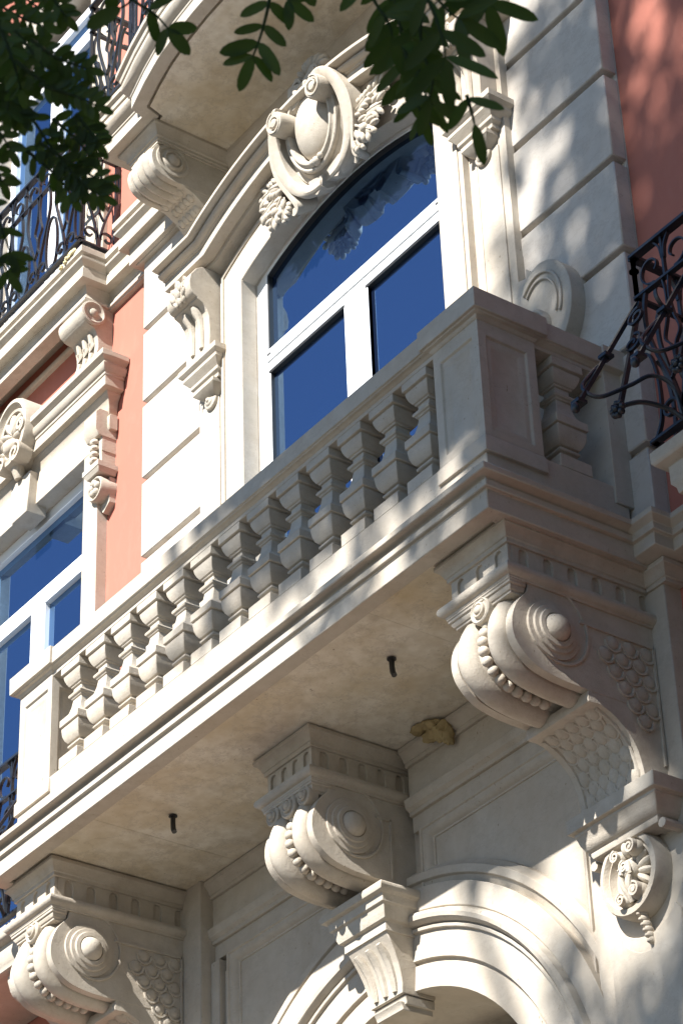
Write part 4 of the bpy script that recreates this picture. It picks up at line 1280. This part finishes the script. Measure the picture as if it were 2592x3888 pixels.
# bellied railings level with the main balcony
def bellied(label, sgn):
    R = thing('iron_railing', label, 'railing', 'wrought iron railings')
    x0 = 2.55 * sgn
    x1 = 4.37 * sgn
    a, b = ((x0, -0.42), (x1, -0.42)) if sgn > 0 else ((x1, -0.42), (x0, -0.42))
    railing(R, a, b, 7.84, 8.59, 8.81, 5, 0.0, ends=())
    railing(R, (x0, -0.42), (x0, 0.08), 7.84, 8.59, 8.81, 1, 0.0, (1, 0, 0), ends=())
    # belly: bars leaning out to spear tips, hoops and rosettes
    for k in range(6):
        x = x0 + sgn * 0.364 * k
        tip = (x - sgn * 0.02, -0.80, 7.90)
        mb = MB()
        mb.bar([(x, -0.42, 8.57), tip], 0.018, 0.018, (1, 0, 0))
        for t in (0.995, 0.55):
            q = Vector((x, -0.42, 8.57)).lerp(Vector(tip), t)
            mb.box(q.x - 0.024, q.x + 0.024, q.y - 0.024, q.y + 0.024, q.z - 0.008, q.z + 0.008)
        mb.ball((tip[0], tip[1] - 0.02, tip[2] - 0.03), (0.020, 0.020, 0.026), 10, 8)
        obj('leaning_bar', mb, M_IRON, R)
        mb = MB()
        mb.bar([(x + sgn * 0.01, -0.42, 8.56), (x + sgn * 0.045, -0.56, 8.16), (x + sgn * 0.06, -0.655, 7.88)], 0.018, 0.020, (1, 0, 0))
        obj('leaning_bar', mb, M_IRON, R)
        hp = crom([(x - sgn * 0.01, -0.60, 8.22), (x - sgn * 0.035, -0.70, 8.10), (x - sgn * 0.03, -0.76, 8.00), (x + sgn * 0.02, -0.72, 7.94), (x + sgn * 0.09, -0.61, 8.00), (x + sgn * 0.14, -0.53, 8.05), (x + sgn * 0.18, -0.46, 8.00), (x + sgn * 0.185, -0.43, 7.86)], 6)
        obj('belly_scroll', MB().tube(hp, 0.0095, 8), M_IRON, R)
        hp = crom([(x + sgn * 0.06, -0.655, 7.89), (x + sgn * 0.11, -0.58, 7.915), (x + sgn * 0.16, -0.48, 7.89), (x + sgn * 0.19, -0.43, 7.84)], 6)
        obj('belly_scroll', MB().tube(hp, 0.0105, 8), M_IRON, R)
        mb = MB()
        for j in range(8):
            a_ = j * PI / 4
            mb.ball((x + sgn * 0.06 + 0.028 * math.cos(a_), -0.665, 7.875 + 0.028 * math.sin(a_)), (0.014, 0.018, 0.014), 8, 6)
        mb.ball((x + sgn * 0.06, -0.675, 7.875), 0.016, 8, 6)
        obj('rosette', mb, M_IRON, R)
        for c0, (yy, zz) in ((1, (-0.49, 8.42)), (-1, (-0.53, 8.26))):
            sp = spts(0, 0, 0.055, 0.012, PI * 0.5, PI * 0.5 + c0 * 2.7 * PI, 26)
            obj('belly_scroll', MB().bar([(x + sgn * (0.065 + u), yy - 0.01 + v * 0.3, zz + v) for u, v in sp], 0.018, 0.010, (0, 1, 0.2)), M_IRON, R)
    return R
bellied('black bellied iron railing at the right edge against shaded pink wall', 1)
bellied('black bellied iron railing left of the balcony against blue glass', -1)
for sgn in (1, -1):
    L = thing('window_ledge', 'pale stone ledge under the right edge iron railing' if sgn > 0 else 'stone ledge under the iron railing beside the left bracket', 'ledge')
    a, b = sorted((sgn * 2.57, sgn * 4.5))
    mb = MB().sweep([(-0.3, 7.57), (-0.04, 7.57), (-0.035, 7.60), (-0.02, 7.62), (-0.02, 7.70), (0.02, 7.715), (0.03, 7.73), (0.03, 7.78), (-0.3, 7.79)], [(a, 0.09), (a, -0.42), (b, -0.42), (b, 0.09)])
    mb.box(a + 0.06, b - 0.06, -0.36, 0.09, 7.575, 7.785)
    obj('slab', mb, M_STONE, L, bev=0.003)
    mb = MB()
    for xx in (sgn * 2.75, sgn * 4.3):
        mb.prism('x', crom([(0.09, 7.574), (-0.30, 7.574), (-0.33, 7.50), (-0.28, 7.43), (-0.15, 7.40), (-0.03, 7.30), (0.02, 7.15), (0.09, 7.12)], 3), xx - 0.09, xx + 0.09)
    obj('bracket', mb, M_CARVE, L)

# ================================================================== TREE
T = thing('tree', 'street tree with pinnate green leaves hanging into the top of the view', 'tree')
mb = MB()
TB = Vector((9.4, -13.5, 0))
trunk = crom([(9.4, -13.5, -0.2), (9.42, -13.45, 2.2), (9.2, -13.3, 4.6), (8.8, -13.0, 7.2), (8.2, -12.7, 10.0), (7.6, -12.4, 13.2)], 5)
mb.tube(trunk, [0.26 - 0.2 * i / (len(trunk) - 1) for i in range(len(trunk))], 12)
for pts, r in (([(9.2, -13.3, 4.6), (8.6, -11.2, 6.0), (8.0, -8.8, 6.1), (7.5, -6.9, 5.1), (7.2, -5.9, 3.9)], 0.09),
               ([(9.0, -13.1, 5.6), (8.3, -10.5, 7.4), (7.6, -7.9, 6.6), (7.25, -6.3, 5.0)], 0.07),
               ([(8.8, -13.0, 7.2), (6.6, -12.6, 10.5), (4.6, -12.2, 13.5), (3.2, -12.0, 16.5), (2.4, -12.0, 19.5)], 0.12),
               ([(8.2, -12.7, 10.0), (6.6, -12.0, 13.0), (5.2, -11.6, 16.2), (4.2, -11.4, 20.5)], 0.09),
               ([(9.2, -13.3, 5.0), (11.0, -13.0, 7.5), (12.5, -12.6, 10.0)], 0.09)):
    q = crom(pts, 5)
    mb.tube(q, [r * (1 - 0.8 * i / (len(q) - 1)) for i in range(len(q))], 8)
obj('trunk', mb, M_BARK, T)

def leaflet(mb, p, d, nrm, L, wd, curl=0.12):
    """pointed oval leaflet starting at p along d"""
    d = d.normalized()
    s = d.cross(nrm).normalized()
    n_ = s.cross(d).normalized()
    ts = ((0, 0.06), (0.10, 0.55), (0.27, 0.90), (0.5, 1.0), (0.73, 0.92), (0.90, 0.60), (1.0, 0.10))
    vs_, fs_ = [], []
    for i, (t, wv) in enumerate(ts):
        c = p + d * (L * t) - n_ * (curl * L * t * t)
        lift = n_ * (wd * 0.10 * wv)
        vs_ += [c - s * (wd / 2 * wv) + lift, c, c + s * (wd / 2 * wv) + lift]
        if i:
            k = 3 * i
            fs_ += [(k - 3, k - 2, k + 1, k), (k - 2, k - 1, k + 2, k + 1)]
    mb.add(vs_, fs_)

def pix(px, py, dist):
    """point seen at a pixel of the 2592 x 3888 photograph at a distance"""
    v = cR * ((px - 1296) / 10094.85) + cD * ((py - 1944) / 10094.85) + cF
    return CAM + v * dist

def frond(pts, dist, Lpx, n, rr, wr=0.42, dj=0.08, tilt=0.5, terminal=True, start=0.12):
    """compound leaf along a path of photo points"""
    P = [pix(x, y, dist * (1 + 0.0 * i)) for i, (x, y) in enumerate(pts)]
    q = [Vector(v) for v in crom([tuple(v) for v in P], 6)]
    sc = dist / 10094.85
    mb = MB()
    for k in range(n):
        t = start + (0.97 - start) * k / max(1, n - 1)
        i = min(int(t * (len(q) - 1)), len(q) - 2)
        f = t * (len(q) - 1) - i
        p = q[i].lerp(q[i + 1], f)
        ax = (q[min(i + 1, len(q) - 1)] - q[max(i - 1, 0)]).normalized()
        side = ax.cross(cF).normalized()
        L = Lpx * sc * rr.uniform(0.82, 1.1)
        for s in (1, -1):
            an = rr.uniform(0.75, 1.15)
            d = ax * math.cos(an) + side * (s * math.sin(an)) + cF * rr.uniform(-0.35, 0.35)
            nr = (-cF + Vector((rr.uniform(-1, 1), rr.uniform(-1, 1), rr.uniform(-1, 1))) * tilt).normalized()
            leaflet(mb, p, d, nr, L, L * wr * rr.uniform(0.85, 1.1))
    if terminal:
        ax = (q[-1] - q[-3]).normalized()
        leaflet(mb, q[-1], ax, -cF, Lpx * sc, Lpx * sc * wr)
    mb2 = MB()
    mb2.tube(q, [0.0022 - 0.0012 * i / (len(q) - 1) for i in range(len(q))], 5)
    o = obj('leafy_branch', mb2, M_LEAF, T)
    obj('leaves', mb, M_LEAF, o)

rr = random.Random(21)
# sprig hanging in the middle
frond([(1035, -60), (1010, 60), (985, 150), (960, 215)], 2.7, 140, 4, rr, 0.36, start=0.2)
frond([(1140, -110), (1105, -60), (1080, -20), (1095, 0)], 2.7, 125, 2, rr, 0.38)
# leaves left of centre
frond([(400, -80), (520, 10), (590, 55), (640, 110)], 2.7, 125, 3, rr, 0.44, start=0.1)
frond([(540, -170), (530, -80), (500, 0), (460, 30)], 2.7, 150, 1, rr, 0.42)
# mass at the upper right
for pts, L, n in (([(1480, -120), (1500, 0), (1520, 120), (1540, 240)], 190, 5), ([(1380, -110), (1420, 0), (1470, 80), (1490, 140)], 150, 3),
                  ([(1640, -60), (1600, 60), (1600, 180), (1640, 300), (1630, 370)], 150, 5), ([(1560, -140), (1640, -30), (1700, 40), (1740, 70)], 200, 3),
                  ([(1600, -60), (1650, 60), (1680, 150), (1690, 220)], 200, 3), ([(1460, -40), (1520, 80), (1520, 180), (1550, 300)], 160, 4),
                  ([(1800, -140), (1820, -70), (1840, -20), (1850, 10)], 210, 2), ([(1770, 360), (1785, 410), (1795, 450), (1800, 470)], 160, 1), ([(1560, 180), (1590, 290), (1580, 370), (1600, 440)], 120, 4), ([(1520, 150), (1560, 250), (1600, 330), (1640, 400)], 120, 4)):
    frond(pts, 2.6 + rr.uniform(-0.15, 0.15), L, n, rr, 0.30)
# sprays at the left edge
for pts, n in (([(-120, -60), (0, 20), (90, 70), (170, 100)], 9), ([(-140, 60), (-20, 110), (80, 160), (150, 200)], 9), ([(-60, -140), (40, -60), (120, 10), (200, 60)], 9),
               ([(-150, 180), (-40, 230), (50, 280), (110, 330)], 9), ([(-160, 300), (-60, 330), (20, 390), (60, 450)], 8), ([(40, 90), (110, 180), (170, 250), (230, 290)], 9),
               ([(-140, 420), (-60, 450), (0, 500), (40, 570)], 8), ([(120, 150), (200, 210), (270, 240), (330, 260)], 8), ([(60, 230), (150, 300), (230, 330), (310, 350)], 9),
               ([(150, 320), (230, 345), (300, 370), (365, 400)], 8), ([(100, -140), (170, -60), (220, 20), (250, 60)], 7), ([(-80, 540), (-40, 590), (-10, 640), (10, 690)], 6),
               ([(-60, 0), (20, 150), (60, 260), (80, 340)], 9), ([(-100, 240), (0, 330), (50, 400), (80, 440)], 8), ([(-90, -90), (-10, 60), (30, 180), (40, 260)], 9), ([(-70, 90), (0, 200), (30, 320), (30, 420)], 9)):
    frond(pts, rr.uniform(2.45, 2.85), 74, n, rr, 0.45)
# lower green sprays
for pts in ([(70, 380), (130, 460), (190, 550), (260, 640), (300, 700)], [(150, 540), (240, 600), (320, 650), (390, 690)], [(200, 450), (260, 500), (300, 540), (340, 590)], [(90, 560), (160, 620), (230, 680), (270, 740)], [(290, 430), (320, 470), (345, 500), (370, 540)],
            [(220, 600), (280, 660), (330, 710), (380, 740)]):
    frond(pts, 2.65, 76, 7, rr, 0.44, start=0.05)
for pts in ([(-60, 770), (-10, 830), (20, 900), (40, 960)], [(-70, 900), (-20, 960), (10, 1000), (30, 1030)]):
    frond(pts, 2.6, 100, 3, rr, 0.38, start=0.05)

# crown: leaf clumps high over the street; they throw the dappled shade
mb = MB()
rr = random.Random(31)
def density(x, z):
    """leafiness of the shade seen on the wall plane (x, z)"""
    if x > 2.05:
        return 0.40 if z < 10.6 else 0.2
    if z > 9.0:
        e = 1.22 + 0.06 * (z - 9.0)
        return 0.0 if x < e else min(0.5, 0.06 + (x - e) * 0.75)
    if z > 7.0 and x > 1.84:
        return 1.0
    if z > 7.6:
        return 0.0 if x < -0.5 else min(0.95, 0.22 + (x + 0.5) * 0.34)
    if z > 6.9:
        return 0.0 if x < 0.3 else 0.10
    return 0.0 if x < 1.1 else (0.07 if z > 6.1 else min(0.34, 0.14 + (x - 0.9) * 0.3))
def clump(c, n, R, L):
    for k in range(n):
        p = c + Vector((rr.gauss(0, R), rr.gauss(0, R), rr.gauss(0, R)))
        d = Vector((rr.uniform(-1, 1), rr.uniform(-1, 1), rr.uniform(-1.2, 0.5)))
        nr = Vector((rr.uniform(-1, 1), rr.uniform(-1, 1), rr.uniform(0.2, 1)))
        leaflet(mb, p, d, nr, L * rr.uniform(0.7, 1.2), L * 0.5)
n = 0
tries = 0
while n < 2300 and tries < 90000:
    tries += 1
    x, z = rr.uniform(-0.6, 6.0), rr.uniform(4.8, 13.6)
    if rr.random() > density(x, z):
        continue
    t = rr.uniform(9.5, 14.5)
    c = Vector((x, 0, z)) + Vector((0.20, -1.0, 0.86)) * t
    clump(c, 9, 0.085, 0.17)
    n += 1
# denser boughs to the right, over the balcony's end and the plaster wall
for k in range(420):
    x, z = rr.uniform(1.8, 2.35), rr.uniform(6.85, 9.0)
    if x < 2.0 and (z > 8.9 or rr.random() < 0.35):
        continue
    clump(Vector((x, 0, z)) + Vector((0.20, -1.0, 0.86)) * rr.uniform(10.0, 14.5), 7, 0.07, 0.16)
# the part of the crown over the viewer
for k in range(420):
    t = rr.uniform(4.5, 8.5)
    b = Vector((7.25, -5.6, 3.15)) + Vector((0.20, -1.0, 0.86)) * t
    c = b + Vector((rr.gauss(0, 0.55), rr.gauss(0, 0.5), rr.gauss(0, 0.45)))
    clump(c, 9, 0.14, 0.15)
# added unseen leaf mass that keeps sky light off the right-hand faces
for k in range(520):
    v = Vector((rr.gauss(0, 1), rr.gauss(0, 1), rr.gauss(0, 1))).normalized() * rr.uniform(0.55, 1) ** 0.5
    c = Vector((8.9 + 2.2 * v.x, -2.7 + 2.2 * v.y, 8.3 + 5.2 * v.z))
    clump(c, 10, 0.30, 0.34)
obj('crown_and_sky_screen', mb, M_LEAF, T)  # tree crown together with the added leaf mass that blocks sky light
